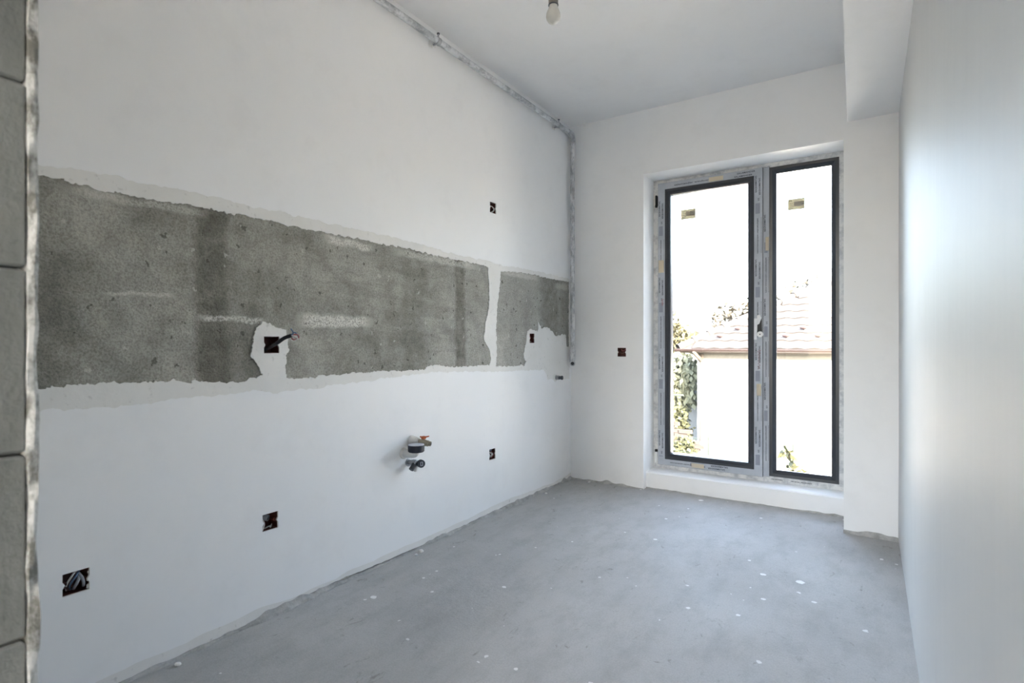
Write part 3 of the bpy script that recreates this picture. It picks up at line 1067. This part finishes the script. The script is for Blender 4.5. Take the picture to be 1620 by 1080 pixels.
y, z = boxes_left['low_mid']
r, f = wall_box((y, z), 'open dark red wall box with one grey conduit end, low below the cable box')
MB().tube(smooth_path([f(y - .030, z + .030, .035), f(y - .016, z + .018, .018), f(y - .004, z + .012, .001)], 5), .0115, 14, cap=False).build('conduit', 'grey_conduit', r, True)
MB().lathe([(.0095, 0), (.0095, .001)], f(y - .006, z + .013, .006), (1, 0, 0), 14).build('conduit_hole', 'gasket', r)
wire(r, f, [(y - .026, z + .020, .02), (y - .022, z - .004, .001), (y - .027, z - .028, .004)], .0035, 'white_wire')
wire(r, f, [(y - .010, z - .030, .02), (y + .002, z - .020, .004), (y + .012, z - .028, .012), (y + .022, z - .020, .02)], .0025, 'white_wire')

y, z = boxes_left['low_far']
r, f = wall_box((y, z), 'open wall box with tangled pale and red wires, low beyond the sink pipes')
wire(r, f, [(y - .024, z + .014, .02), (y + .004, z + .002, -.002), (y + .026, z - .026, .02)], .004, 'white_wire')
wire(r, f, [(y - .012, z - .028, .02), (y - .002, z - .004, -.002), (y + .010, z + .006, .01)], .0035, 'white_wire')
wire(r, f, [(y + .022, z + .010, .02), (y + .016, z - .010, .000), (y + .026, z - .028, .02)], .0035, 'red_wire')
wire(r, f, [(y - .028, z + .026, .02), (y - .006, z + .022, .002), (y + .026, z + .029, .02)], .003, 'blue_wire')

y, z = boxes_left['high']
r, f = wall_box((y, z), 'open wall box with a pale wire loop, high above the grey band')
wire(r, f, [(y - .026, z + .010, .03), (y - .006, z + .010, .004), (y + .010, z - .002, -.004), (y + .014, z - .016, .000), (y + .002, z - .028, .02)], .0035, 'white_wire')
wire(r, f, [(y + .004, z - .030, .02), (y + .018, z - .012, .000), (y + .028, z - .024, .02)], .003, 'grey_conduit')

y, z = boxes_left['cable']
r, f = wall_box((y, z), 'dark red wall box with thick black cable sticking out of the grey band')
cb = MB().tube(smooth_path([f(y - .010, z - .022, .040), f(y - .004, z - .012, .010), f(y + .008, z + .008, -.030), f(y + .020, z + .026, -.055), f(y + .034, z + .036, -.080)], 6), .0072, 12).build('cable', 'black_rubber', r, True)
for (pts, mt) in (([(y + .034, z + .036, -.080), (y + .040, z + .046, -.082), (y + .034, z + .062, -.076)], 'blue_wire'),
                  ([(y + .034, z + .036, -.080), (y + .052, z + .040, -.086), (y + .066, z + .030, -.080), (y + .050, z + .020, -.076), (y + .038, z + .026, -.074)], 'red_wire'),
                  ([(y + .034, z + .036, -.080), (y + .048, z + .030, -.090), (y + .056, z + .022, -.084), (y + .044, z + .014, -.076), (y + .034, z + .020, -.074)], 'white_wire'),
                  ([(y + .033, z + .036, -.080), (y + .044, z + .048, -.085), (y + .062, z + .034, -.082)], 'blue_wire')):
    MB().tube(smooth_path([f(*p) for p in pts], 6), .0026, 7).build('wire_core', mt, cb, True)

y, z = boxes_left['band_far']
r, f = wall_box((y, z), 'small open wall box in the gypsum patch near the corner pipe')
wire(r, f, [(y - .026, z - .020, .02), (y - .002, z - .026, .006), (y + .022, z - .020, .02)], .003, 'brown_wire')
wire(r, f, [(y - .01, z + .028, .03), (y + .006, z + .004, .012), (y - .004, z - .02, .03)], .003, 'red_wire')

y, z = box_end
r, f = wall_box((y, z), 'dark red flush box alone on the end wall left of the window', False)
wire(r, f, [(y - .024, z + .004, .02), (y, z - .008, .004), (y + .024, z + .006, .02)], .003, 'brown_wire')
wire(r, f, [(y - .014, z + .020, .03), (y + .004, z + .010, .008), (y + .02, z + .022, .03)], .003, 'red_wire')

# gas pipe along the ceiling edge and down the corner
PX, PZ, PY, PR = -1.883, 2.612, 3.724, 0.0165
gp = empty('gas_pipe', (PX, PY, 0.885))
tag(gp, 'grey-white pipe under the ceiling turning down the far corner', 'pipe')
MB().tube([(PX, 0.27, PZ), (PX, 1.2, PZ + 0.004), (PX, 2.4, PZ), (PX, PY - 0.04, PZ)], PR, 16).build('pipe_run', 'pipe_paint', gp, True)
MB().tube([(PX, PY, PZ - 0.04), (PX, PY, 1.8), (PX + 0.002, PY, 0.945)], PR, 16).build('pipe_drop', 'pipe_paint', gp, True)
MB().tube([(PX, PY - 0.075, PZ), (PX, PY - 0.045, PZ), (PX, PY - 0.018, PZ - 0.006), (PX, PY - 0.006, PZ - 0.018), (PX, PY, PZ - 0.045), (PX, PY, PZ - 0.075)],
          [0.021, 0.021, 0.0225, 0.0225, 0.021, 0.021], 16).build('elbow', 'pipe_paint', gp, True)
el = MB().tube([(PX, PY, 0.985), (PX, PY, 0.935), (PX + 0.002, PY - 0.006, 0.905), (PX + 0.010, PY - 0.020, 0.889), (PX + 0.020, PY - 0.040, 0.886)],
               [0.0205, 0.0205, 0.0215, 0.021, 0.020], 16).build('elbow', 'pipe_paint', gp, True)
dv_ = Vector((0.010, -0.020, -0.0015)).normalized()
MB().lathe([(0.0205, -0.004), (0.0205, 0.003), (0.014, 0.003)], Vector((PX + 0.020, PY - 0.040, 0.886)), dv_, 18).build('elbow_rim', 'steel_dull', el, True)
MB().lathe([(0.013, 0.0), (0.013, 0.0008)], Vector((PX + 0.020, PY - 0.040, 0.886)) + dv_ * 0.003, dv_, 16).build('pipe_mouth', 'gasket', el)
for (yc, sc) in ((0.95, 1), (2.18, 1), (3.50, 1)):
    cl = MB()
    cl.tube([(PX, yc - 0.012, PZ), (PX, yc + 0.012, PZ)], PR + 0.0035, 16)
    cl.tube([(PX + 0.004, yc, PZ + 0.014), (PX + 0.004, yc, PZ + 0.036)], 0.0045, 8)
    cl.tube([(XL + 0.001, yc, PZ - 0.012), (PX - 0.006, yc, PZ - 0.012)], 0.005, 8)
    co = cl.build('pipe_clamp', 'steel_dull', gp, True)
    MB().lathe([(0.008, 0), (0.008, 0.006)], (PX + 0.004, yc, PZ + 0.034), (0, 0, 1), 6).build('clamp_screw', 'dark_grey', co)
    rg = [(PX - 0.03, yc + 0.024 * math.cos(a), PZ - 0.012 + 0.020 * math.sin(a)) for a in [i * .4 for i in range(16)]]
    lm = MB()
    for i in range(9):
        lm.lathe([(0.002, -0.003), (random.uniform(.006, .010), 0.0), (0.002, .004)], (XL + 0.0045, yc + random.uniform(-.03, .02), PZ - 0.018 + random.uniform(-.010, .012)), (1, 0, 0), 7)
    lm.build('plaster_lump', 'gypsum', co, True)
for zc in (1.75,):
    MB().tube([(PX, PY, zc - 0.012), (PX, PY, zc + 0.012)], PR + 0.003, 16).build('pipe_clamp', 'pipe_paint', gp, True)

# capped water stub under the corner pipe
st = empty('water_stub', (XL, 3.527, 0.787))
tag(st, 'short dark capped water stub on the wall below the corner pipe', 'pipe stub')
MB().lathe([(0.019, 0.0), (0.019, 0.010), (0.016, 0.012), (0.016, 0.030), (0.013, 0.031)], (XL - 0.003, 3.527, 0.787), (1, 0, 0), 6).build('fitting', 'steel_dull', st)
MB().lathe([(0.0125, 0.028), (0.0125, 0.050), (0.015, 0.051), (0.015, 0.060), (0.010, 0.062)], (XL - 0.003, 3.527, 0.787), (1, 0, 0), 14).build('cap', 'dark_grey', st, True)
MB().lathe([(0.031, 0.0), (0.026, 0.004), (0.019, 0.006)], (XL - 0.002, 3.520, 0.783), (1, 0, 0), 12).build('collar', 'gypsum', st)

# sink rough-in: drain elbow with cap, ball valve, angle valve
ds = empty('drain_elbow', (XL, 1.985, 0.515))
tag(ds, 'white drain elbow closed with a dark round cap and pale disc', 'drain')
MB().tube(smooth_path([(XL - 0.01, 1.970, 0.500), (XL + 0.030, 1.976, 0.499), (XL + 0.058, 1.985, 0.504), (XL + 0.066, 1.987, 0.520)], 6), 0.020, 18).build('elbow', 'white_plastic', ds, True)
MB().lathe([(0.036, 0.0), (0.040, 0.004), (0.041, 0.030), (0.040, 0.034)], (XL + 0.066, 1.987, 0.512), (0, 0, 1), 28).build('rubber_cap', 'navy_cap', ds, True)
MB().lathe([(0.039, 0.0), (0.0385, 0.003), (0.012, 0.0035), (0.010, 0.005)], (XL + 0.066, 1.987, 0.546), (0, 0, 1), 28).build('lid', 'pale_disc', ds, True)
MB().lathe([(0.030, 0.0), (0.028, 0.010), (0.022, 0.014)], (XL - 0.006, 1.970, 0.501), (1, 0, 0), 18).build('wall_collar', 'gypsum', ds, True)

bvx, bvy, bvz = XL, 2.034, 0.550
bv = empty('ball_valve', (XL, bvy, bvz))
tag(bv, 'brass ball valve with orange lever above the drain cap', 'valve')
MB().lathe([(0.030, -0.004), (0.024, 0.020), (0.016, 0.040)], (XL, bvy - 0.010, bvz + 0.004), (1, 0.35, -0.06), 16).build('plaster_sleeve', 'gypsum', bv, True)
dvv = Vector((1, 0.45, -0.12)).normalized()
o0 = Vector((XL + 0.020, bvy - 0.002, bvz))
MB().lathe([(0.011, 0.0), (0.011, 0.016), (0.016, 0.017), (0.016, 0.030), (0.018, 0.036), (0.018, 0.048), (0.015, 0.054), (0.015, 0.068), (0.012, 0.069), (0.012, 0.080), (0.0085, 0.080)], o0, dvv, 16).build('body', 'brass_dull', bv, True)
MB().lathe([(0.0085, 0.0), (0.0085, 0.001)], o0 + dvv * 0.080, dvv, 12).build('outlet', 'gasket', bv)
MB().lathe([(0.007, 0.0), (0.007, 0.014)], o0 + dvv * 0.042 + Vector((0, 0, 0.012)), (0, 0, 1), 10).build('stem', 'brass_dull', bv, True)
lo = o0 + dvv * 0.042 + Vector((0, 0, 0.024))
lv = MB()
lv.lathe([(0.012, 0.0), (0.013, 0.004), (0.012, 0.012), (0.006, 0.014)], lo - Vector((0, 0, 0.004)), (0, 0, 1), 14)
a, n_v = dvv, Vector((-dvv.y, dvv.x, 0))
for s, ln in ((1, 0.028), (-1, 0.018)):
    e = lo + dvv * s * ln + Vector((0, 0, 0.010 if s > 0 else 0.002))
    lv.add([lo + n_v * .009, lo - n_v * .009, e - n_v * .006, e + n_v * .006, lo + n_v * .009 + Vector((0, 0, .006)), lo - n_v * .009 + Vector((0, 0, .006)), e - n_v * .006 + Vector((0, 0, .005)), e + n_v * .006 + Vector((0, 0, .005))],
           [(0, 1, 2, 3), (7, 6, 5, 4), (0, 4, 5, 1), (1, 5, 6, 2), (2, 6, 7, 3), (3, 7, 4, 0)])
lv.build('lever', 'orange_lever', bv)

av = empty('angle_valve', (XL, 2.004, 0.452))
tag(av, 'grey angle valve with round knob under the drain cap', 'valve')
ay, az = 2.004, 0.452
MB().lathe([(0.024, 0.0), (0.022, 0.006), (0.013, 0.008), (0.013, 0.030), (0.017, 0.031), (0.017, 0.056), (0.013, 0.058)], (XL - 0.002, ay, az), (1, 0, 0), 14).build('body', 'steel_dull', av, True)
MB().tube([(XL + 0.045, ay - 0.004, az), (XL + 0.045, ay - 0.020, az - 0.018), (XL + 0.045, ay - 0.030, az - 0.028)], 0.0125, 12).build('outlet', 'dark_grey', av, True)
MB().lathe([(0.010, 0), (0.010, 0.024), (0.006, 0.026)], (XL + 0.046, ay, az - 0.016), (0, 0, -1), 12).build('thread', 'white_plastic', av, True)
kd = Vector((0.9, -0.42, 0.05)).normalized()
ko = Vector((XL + 0.058, ay + 0.020, az - 0.004))
MB().tube([(XL + 0.045, ay, az), tuple(ko)], 0.008, 10).build('stem', 'steel_dull', av, True)
prof = [(0.016, 0.0), (0.0195, 0.003), (0.0195, 0.018), (0.017, 0.021), (0.0165, 0.019), (0.0005, 0.019)]
kn = MB().lathe(prof, ko, kd, 24).build('knob', 'dark_grey', av, True)
side = Vector((0.42, 0.9, 0)).normalized()
up = kd.cross(side).normalized()
up = up if up.z > 0 else -up
kf = ko + kd * 0.0196
pl2 = MB()
for (r0_, th_, w0, w1) in ((0.0125, 0.0035, -1, 1),):
    for sgn in (-1, 1):
        c_ = kf + side * 0.0050 * sgn
        pl2.add([c_ - side * .0016 - up * .009, c_ + side * .0016 - up * .009, c_ + side * .0016 + up * .009, c_ - side * .0016 + up * .009], [(0, 1, 2, 3)])
        d_ = kf + up * 0.0085 * sgn
        pl2.add([d_ - side * .006 - up * .0014, d_ + side * .006 - up * .0014, d_ + side * .006 + up * .0014, d_ - side * .006 + up * .0014], [(0, 1, 2, 3)])
pl2.build('knob_mark', 'pale_disc', kn)

# bare bulb hanging from the ceiling
BX, BY, BZ = -1.062, 1.932, 2.320
lb = empty('pendant_bulb', (BX, BY, ZC))
tag(lb, 'bare frosted bulb in a brown holder hanging from the ceiling', 'light bulb')
MB().lathe([(0.0005, 0.0), (0.010, 0.002), (0.020, 0.009), (0.0270, 0.020), (0.0290, 0.031), (0.0275, 0.043), (0.0225, 0.056), (0.0175, 0.068), (0.0155, 0.078), (0.0150, 0.084)],
           (BX, BY, BZ), (0, 0, 1), 28).build('bulb', 'bulb_glass', lb, True)
MB().lathe([(0.0152, 0.0), (0.0195, 0.0), (0.0200, 0.003), (0.0190, 0.010), (0.0200, 0.030), (0.0195, 0.040), (0.012, 0.052), (0.006, 0.060)],
           (BX, BY, BZ + 0.076), (0, 0, 1), 24).build('holder', 'holder_brown', lb, True)
MB().lathe([(0.0185, 0.0), (0.0205, 0.0005), (0.0205, 0.003), (0.0185, 0.0035)], (BX, BY, BZ + 0.0752), (0, 0, 1), 24).build('holder_rim', 'dark_grey', lb, True)
MB().tube(smooth_path([(BX, BY, BZ + 0.13), (BX + 0.004, BY, BZ + 0.22), (BX - 0.003, BY, BZ + 0.30), (BX, BY, ZC + 0.005)], 6), 0.0035, 8).build('cable', 'white_wire', lb, True)

# crumbs of plaster left along the wall foot
for i, (cx, cy, s, lab) in enumerate(((-1.875, 2.045, 0.013, 'pale plaster lump at the wall foot below the sink pipes'),
                                      (-1.868, 2.000, 0.008, 'smaller plaster crumb beside the lump below the sink pipes'),
                                      (-1.880, 0.900, 0.010, 'plaster crumb at the wall foot near the partition'),
                                      (-1.870, 3.30, 0.009, 'plaster crumb at the wall foot near the far corner'),
                                      (-1.75, 3.735, 0.010, 'dark-edged mortar crumb at the end wall near the pipe'))):
    b = MB()
    seg, rings = 8, 5
    prof = [(0.2, 0.0), (0.9, 0.15), (1.0, 0.5), (0.7, 0.9), (0.15, 1.05)]
    b.lathe([(r_ * s, h_ * s) for r_, h_ in prof], (0, 0, 0), (0, 0, 1), seg)
    b.v = [tuple(Vector(p_) * (1 + 0.35 * noise.noise(Vector(p_) * 60 + Vector((i * 5, 0, 0)))) + Vector((cx, cy, -0.001))) for p_ in b.v]
    root = b.build('plaster_crumb', 'gypsum')
    tag(root, lab, 'plaster crumb', 'crumbs along the wall foot')

# ================================================================== OUTSIDE
GZ = -2.3
o = MB().box(-60, 60, 4.4, 120, GZ - 0.3, GZ).build('ground', 'garden_soil')
tag(o, 'pale garden ground outside the window', 'ground', kind='structure')
o = MB().box(-60, 60, -60, 4.4, GZ - 0.3, GZ - 0.01).build('ground_front', 'garden_soil')
tag(o, 'open ground on the other side of the building', 'ground', kind='structure')
o = MB().box(-3.6, 0.5, -3.9, 4.11, GZ - 0.02, -0.26).build('wall_lower_floor', 'facade_out')
tag(o, 'plain storey below the room', 'wall', kind='structure')

# neighbour's house
HX0, HX1, HY0, HY1 = -3.09, 7.0, 12.0, 20.0
ov = 0.32
EZ = 0.885
house = empty('neighbour_house', (-3.09, 12.0, GZ))
tag(house, 'white house with a pale red hipped tile roof outside the window', 'house')
MB().box(HX0, HX1, HY0, HY1, GZ - 0.1, EZ - 0.05).build('wall', 'house_wall', house)
MB().box(HX0 - 0.012, HX1 + 0.012, HY0 - 0.012, HY1 + 0.012, EZ - 0.20, EZ - 0.07).build('eave_shade_band', 'eave_shade_grey', house)  # shade under the eave, put into the colour of a thin grey band
MB().box(HX0 - ov + 0.03, HX1 + ov - 0.03, HY0 - ov + 0.03, HY1 + ov - 0.03, EZ - 0.075, EZ - 0.05).build('soffit', 'fascia', house)
EX0, EX1, EY0, EY1 = HX0 - ov, HX1 + ov, HY0 - ov, HY1 + ov
tp = math.tan(math.radians(30))
rd = (EY1 - EY0) / 2
rz = EZ + rd * tp
roof = MB().add([(EX0, EY0, EZ), (EX1, EY0, EZ), (EX1, EY1, EZ), (EX0, EY1, EZ), (EX0 + rd, EY0 + rd, rz), (EX1 - rd, EY0 + rd, rz)],
                [(0, 1, 5, 4), (1, 2, 5), (2, 3, 4, 5), (3, 0, 4), (3, 2, 1, 0)]).build('roof', 'roof_tile', house)
# front slope tiles
TW, TL = 0.30, 0.34
cs, sn = math.cos(math.radians(30)), math.sin(math.radians(30))


def tile_shape(wd, ln):
    """wavy interlocking tile lying on the slope: x across, y up the slope"""
    vs, fs = [], []
    k_ = 6
    for (yy, lift) in ((-0.02, 0.030), (ln, 0.006)):
        for i in range(k_ + 1):
            t_ = i / k_
            vs.append((wd * (t_ - 0.5) * 1.0, yy, lift + 0.024 * math.sin(t_ * math.pi) ** 2))
    for i in range(k_):
        fs.append((i, i + 1, i + k_ + 2, i + k_ + 1))
    n0 = len(vs)
    for i in range(k_ + 1):
        vs.append((vs[i][0], -0.02, 0.0))
    for i in range(k_):
        fs.append((n0 + i, n0 + i + 1, i + 1, i))
    return vs, fs


def slope_pt(x, s, h):
    return (x, EY0 + s * cs - h * sn, EZ + 0.01 + s * sn + h * cs)


tvs, tfs = tile_shape(TW, TL)
tme = bpy.data.meshes.new('tile')
tme.from_pydata([tuple(Vector(slope_pt(p[0], p[1], p[2])) - Vector(slope_pt(0, 0, 0))) for p in tvs], [], tfs)
tme.materials.append(M['roof_tile'])
cand = []
for row in range(15):
    s0 = row * TL * 0.92
    xa_, xb_ = EX0 + s0 * cs + 0.05, EX1 - s0 * cs - 0.05
    ncol = int((EX1 - EX0) / TW)
    for cidx in range(ncol):
        x = EX0 + TW * (cidx + 0.5)
        if xa_ + 0.1 < x < xb_ - 0.1 and s0 * cs < rd - 0.2:
            cand.append((x, s0))
cand.sort(key=lambda q: math.hypot(q[0] + 1.6, q[1] * 0.8))
rest = MB()
for i, (x, s0) in enumerate(cand):
    if i < 290:
        to = bpy.data.objects.new('tile', tme)
        to.location = Vector(slope_pt(x, s0, 0)) - house.location
        to.parent = roof
        COL.objects.link(to)
    else:
        q0 = Vector(slope_pt(x, s0, 0)) - Vector(slope_pt(0, 0, 0))
        rest.add([Vector(slope_pt(p[0], p[1], p[2])) + q0 for p in tvs], tfs)
ro = rest.build('tile_field', 'roof_tile', roof)
ro['kind'] = 'stuff'
# hip ridge caps
hd = Vector((1, 1, tp)).normalized()
h0 = Vector((EX0, EY0, EZ + 0.03))
Lh = rd * math.sqrt(2 + tp * tp)
n = int(Lh / 0.38)
for i in range(n):
    a = h0 + hd * (i * 0.38)
    m = MB().tube([a, a + hd * 0.42], [0.085, 0.065], 10, cap=False)
    m.build('hip_cap', 'roof_tile', roof, True)
# snow guards in two rows
for (x, s) in ((-2.62, 0.40), (-1.95, 0.40), (-1.38, 0.40), (-0.82, 0.40), (-0.26, 0.40), (0.30, 0.40), (-2.32, 0.72), (-1.66, 0.72), (-1.10, 0.72), (-0.54, 0.72), (0.02, 0.72)):
    pts = [slope_pt(x + 0.062 * math.cos(a), s - 0.030 * math.sin(a), 0.085) for a in [math.pi * i / 8 for i in range(9)]]
    m = MB().tube(pts, [0.008, 0.013, 0.017, 0.020, 0.021, 0.020, 0.017, 0.013, 0.008], 7)
    m.tube([slope_pt(x, s, 0.02), slope_pt(x, s - 0.03, 0.085)], 0.008, 6)
    m.build('snow_guard', 'snow_guard', roof, True)
# gutter and fascia along the front
gt = MB()
gp_ = []
for i in range(9):
    a = math.pi * i / 8
    gp_.append((EY0 - 0.05 - 0.055 * math.cos(a), EZ - 0.052 * math.sin(a)))
for x in (EX0 - 0.05, EX1 + 0.05):
    gt.v += [(x, p[0], p[1]) for p in gp_]
gt.f += [(i, i + 1, i + 10, i + 9) for i in range(8)]
gt.f += [tuple(range(9)), tuple(range(17, 8, -1))]
gt.tube([(EX0 - 0.05, EY0 - 0.107, EZ + 0.003), (EX1 + 0.05, EY0 - 0.107, EZ + 0.003)], 0.010, 6)
gu = gt.build('gutter', 'gutter_brown', house, True)
dp = MB().tube(smooth_path([(HX0 + 0.02, EY0 - 0.04, EZ - 0.03), (HX0 + 0.03, EY0 - 0.02, EZ - 0.07), (HX0 + 0.09, HY0 - 0.07, EZ - 0.24), (HX0 + 0.10, HY0 - 0.06, EZ - 0.34), (HX0 + 0.10, HY0 - 0.06, GZ)], 5), 0.042, 10)
dp.build('downpipe', 'fascia', house, True)
for xg in [HX0 + 0.35 + 0.9 * i for i in range(11)]:
    MB().tube([(xg, EY0 + 0.0, EZ + 0.0), (xg, EY0 - 0.05, EZ - 0.060), (xg, EY0 - 0.112, EZ + 0.004)], 0.008, 6).build('gutter_bracket', 'gutter_brown', gu)


def foliage(blobs, count, leaf, seed, flat=0.7, droop=0.0):
    rnd = random.Random(seed)
    m = MB()
    tot = sum(bl[3] * bl[4] * bl[5] for bl in blobs) if blobs else 1
    for (cx, cy, cz, rx, ry, rz_) in blobs:
        nn = int(count * (rx * ry * rz_) / tot) + 20
        for _ in range(nn):
            while True:
                d = Vector((rnd.uniform(-1, 1), rnd.uniform(-1, 1), rnd.uniform(-1, 1)))
                if 0.25 < d.length < 1:
                    break
            d = d * (0.75 + 0.25 * rnd.random())
            p = Vector((cx + d.x * rx, cy + d.y * ry, cz + d.z * rz_))
            t_ = Vector((rnd.gauss(0, 1), rnd.gauss(0, 1), rnd.gauss(0, 1) * flat - droop)).normalized()
            s_ = t_.cross(Vector((rnd.gauss(0, 1), rnd.gauss(0, 1), rnd.gauss(0, 1)))).normalized()
            L = leaf * rnd.uniform(0.6, 1.4)
            m.add([p, p + t_ * L * .5 + s_ * L * .28, p + t_ * L, p + t_ * L * .5 - s_ * L * .28], [(0, 1, 2, 3)])
    return m


def tree(name, base, blobs, count, leaf, mat, seed, label, cat, trunk_r=0.07, droop=0.0, group=None):
    root = empty(name, base)
    tag(root, label, cat, group)
    foliage(blobs, count, leaf, seed, droop=droop).build('foliage', mat, root)
    rnd = random.Random(seed + 50)
    tk = MB()
    top = max(blobs, key=lambda q: q[2])
    tk.tube([base, (base[0] + .05, base[1], base[2] + (top[2] - base[2]) * .5), (top[0], top[1], top[2])], [trunk_r, trunk_r * .7, trunk_r * .2], 8)
    for bl in blobs:
        z0 = base[2] + (bl[2] - base[2]) * 0.5
        tk.tube([(base[0] + .03, base[1], z0), ((base[0] + bl[0]) / 2, (base[1] + bl[1]) / 2, (z0 + bl[2]) / 2 + .05), (bl[0], bl[1], bl[2])], [trunk_r * .5, trunk_r * .35, trunk_r * .1], 6)
    tk.build('trunk', 'bark', root, True)
    return root


tree('yellow_tree', (-4.75, 14.0, GZ), [(-4.6, 14.0, 1.35, .75, .6, .75), (-4.1, 14.1, 1.0, .6, .6, .55), (-4.9, 14.0, .4, .7, .7, .7)], 2600, .13, 'leaf_yellow', 1,
     'yellow-green autumn tree left of the white house', 'tree')
tree('weeping_evergreen', (-4.0, 13.0, GZ), [(-3.85, 13.0, .35, .62, .5, .55), (-4.0, 13.0, -.15, .75, .5, .5)], 3000, .16, 'leaf_dark', 2,
     'drooping dark evergreen beside the house corner', 'tree', droop=1.6)
tree('rusty_tree', (-4.2, 24.0, GZ), [(-3.3, 24.0, 2.3, 1.3, 1.0, .8), (-4.6, 24, 1.9, 1.2, 1., .9), (-1.6, 24.5, 2.9, 1.5, 1.0, .8), (0.3, 25, 4.2, 1.6, 1, .9)], 1500, .24, 'leaf_rust', 3,
     'sparse rust-brown tree rising behind the hip of the roof', 'tree')
tree('green_shrub', (-3.72, 12.2, GZ), [(-3.65, 12.2, -.62, .38, .35, .30), (-3.85, 12.1, -1.0, .45, .35, .30), (-3.5, 12.2, -.95, .28, .3, .3)], 1500, .10, 'leaf_green', 4,
     'bushy green shrub in front of the house corner', 'shrub', .03)
tree('low_bush', (-3.05, 10.5, GZ), [(-2.98, 10.5, -1.0, .25, .25, .26), (-3.30, 10.6, -1.1, .22, .22, .22)], 900, .09, 'leaf_green', 5,
     'low olive bush behind the wire fence', 'shrub', .02)
tree('leafy_sapling', (-0.72, 8.6, GZ), [(-0.95, 8.6, -.56, .08, .1, .14), (-0.90, 8.6, -.85, .18, .2, .16), (-0.60, 8.6, -.95, .20, .2, .16), (-0.42, 8.6, -.90, .08, .1, .16), (-0.75, 8.6, -1.15, .3, .25, .15)], 170, .15, 'leaf_green', 6,
     'leafy sapling low in front of the white house wall', 'shrub', .015)
tree('small_seedling', (-1.45, 9.2, GZ), [(-1.43, 9.2, -1.15, .12, .12, .18)], 90, .10, 'leaf_green', 7,
     'small seedling left of the leafy sapling', 'shrub', .01)

# garden shed, brick pile, stones
sh = empty('garden_shed', (-4.6, 14.6, GZ))
tag(sh, 'small grey garden shed under the trees', 'shed')
MB().box(-5.2, -3.75, 14.7, 15.8, GZ, -.55).build('wall', 'pale_stone', sh)
MB().add([(-5.35, 14.5, -.58), (-3.6, 14.5, -.58), (-3.6, 16.0, -.58), (-5.35, 16.0, -.58), (-5.35, 15.25, .02), (-3.6, 15.25, .02)],
         [(0, 1, 5, 4), (2, 3, 4, 5), (0, 4, 3), (1, 2, 5), (3, 2, 1, 0)]).build('roof', 'shed_grey', sh)
gw = MB().box(-4.15, -2.65, 11.05, 11.40, GZ, GZ + 1.15).build('garden_wall', 'pale_stone')
tag(gw, 'low garden wall of old bricks on a pale base', 'garden wall')
bm_me = None
for rr in range(9):
    for cc in range(5 - rr // 3):
        if bm_me is None:
            bo = MB().box(-.12, .12, -.06, .06, 0, .065).build('brick', 'brick_red')
            bo.parent = gw
            bm_me = bo.data
        else:
            bo = bpy.data.objects.new('brick', bm_me)
            bo.parent = gw
            COL.objects.link(bo)
        bo.location = (-3.98 + cc * .255 + (rr % 2) * .10, 11.2 + random.uniform(-.03, .03), GZ + 1.15 + rr * .07)
        bo.rotation_euler = (0, 0, random.uniform(-.08, .08))

# wire fence
fc = empty('wire_fence', (-3.4, 9.6, GZ))
tag(fc, 'thin green wire fence in front of the house', 'fence')
for x in (-4.2, -2.98, -2.28, -1.0, 0.4):
    MB().tube([(x, 9.6, GZ), (x, 9.6, GZ + (2.1 if x == -2.98 else 1.75))], .022, 8).build('post', 'fence_green', fc, True)
for zz in (1.15, 1.45, 1.70):
    MB().tube(smooth_path([(-4.4, 9.6, GZ + zz + .05), (-2.98, 9.6, GZ + zz), (-2.28, 9.6, GZ + zz - .02), (-1.0, 9.6, GZ + zz - .08), (.5, 9.6, GZ + zz - .1)], 4), .005, 5).build('wire', 'fence_green', fc)
MB().tube([(-4.6, 10.95, -.05), (-3.1, 11.0, -.02)], .02, 6).build('rail', 'fence_green', fc)
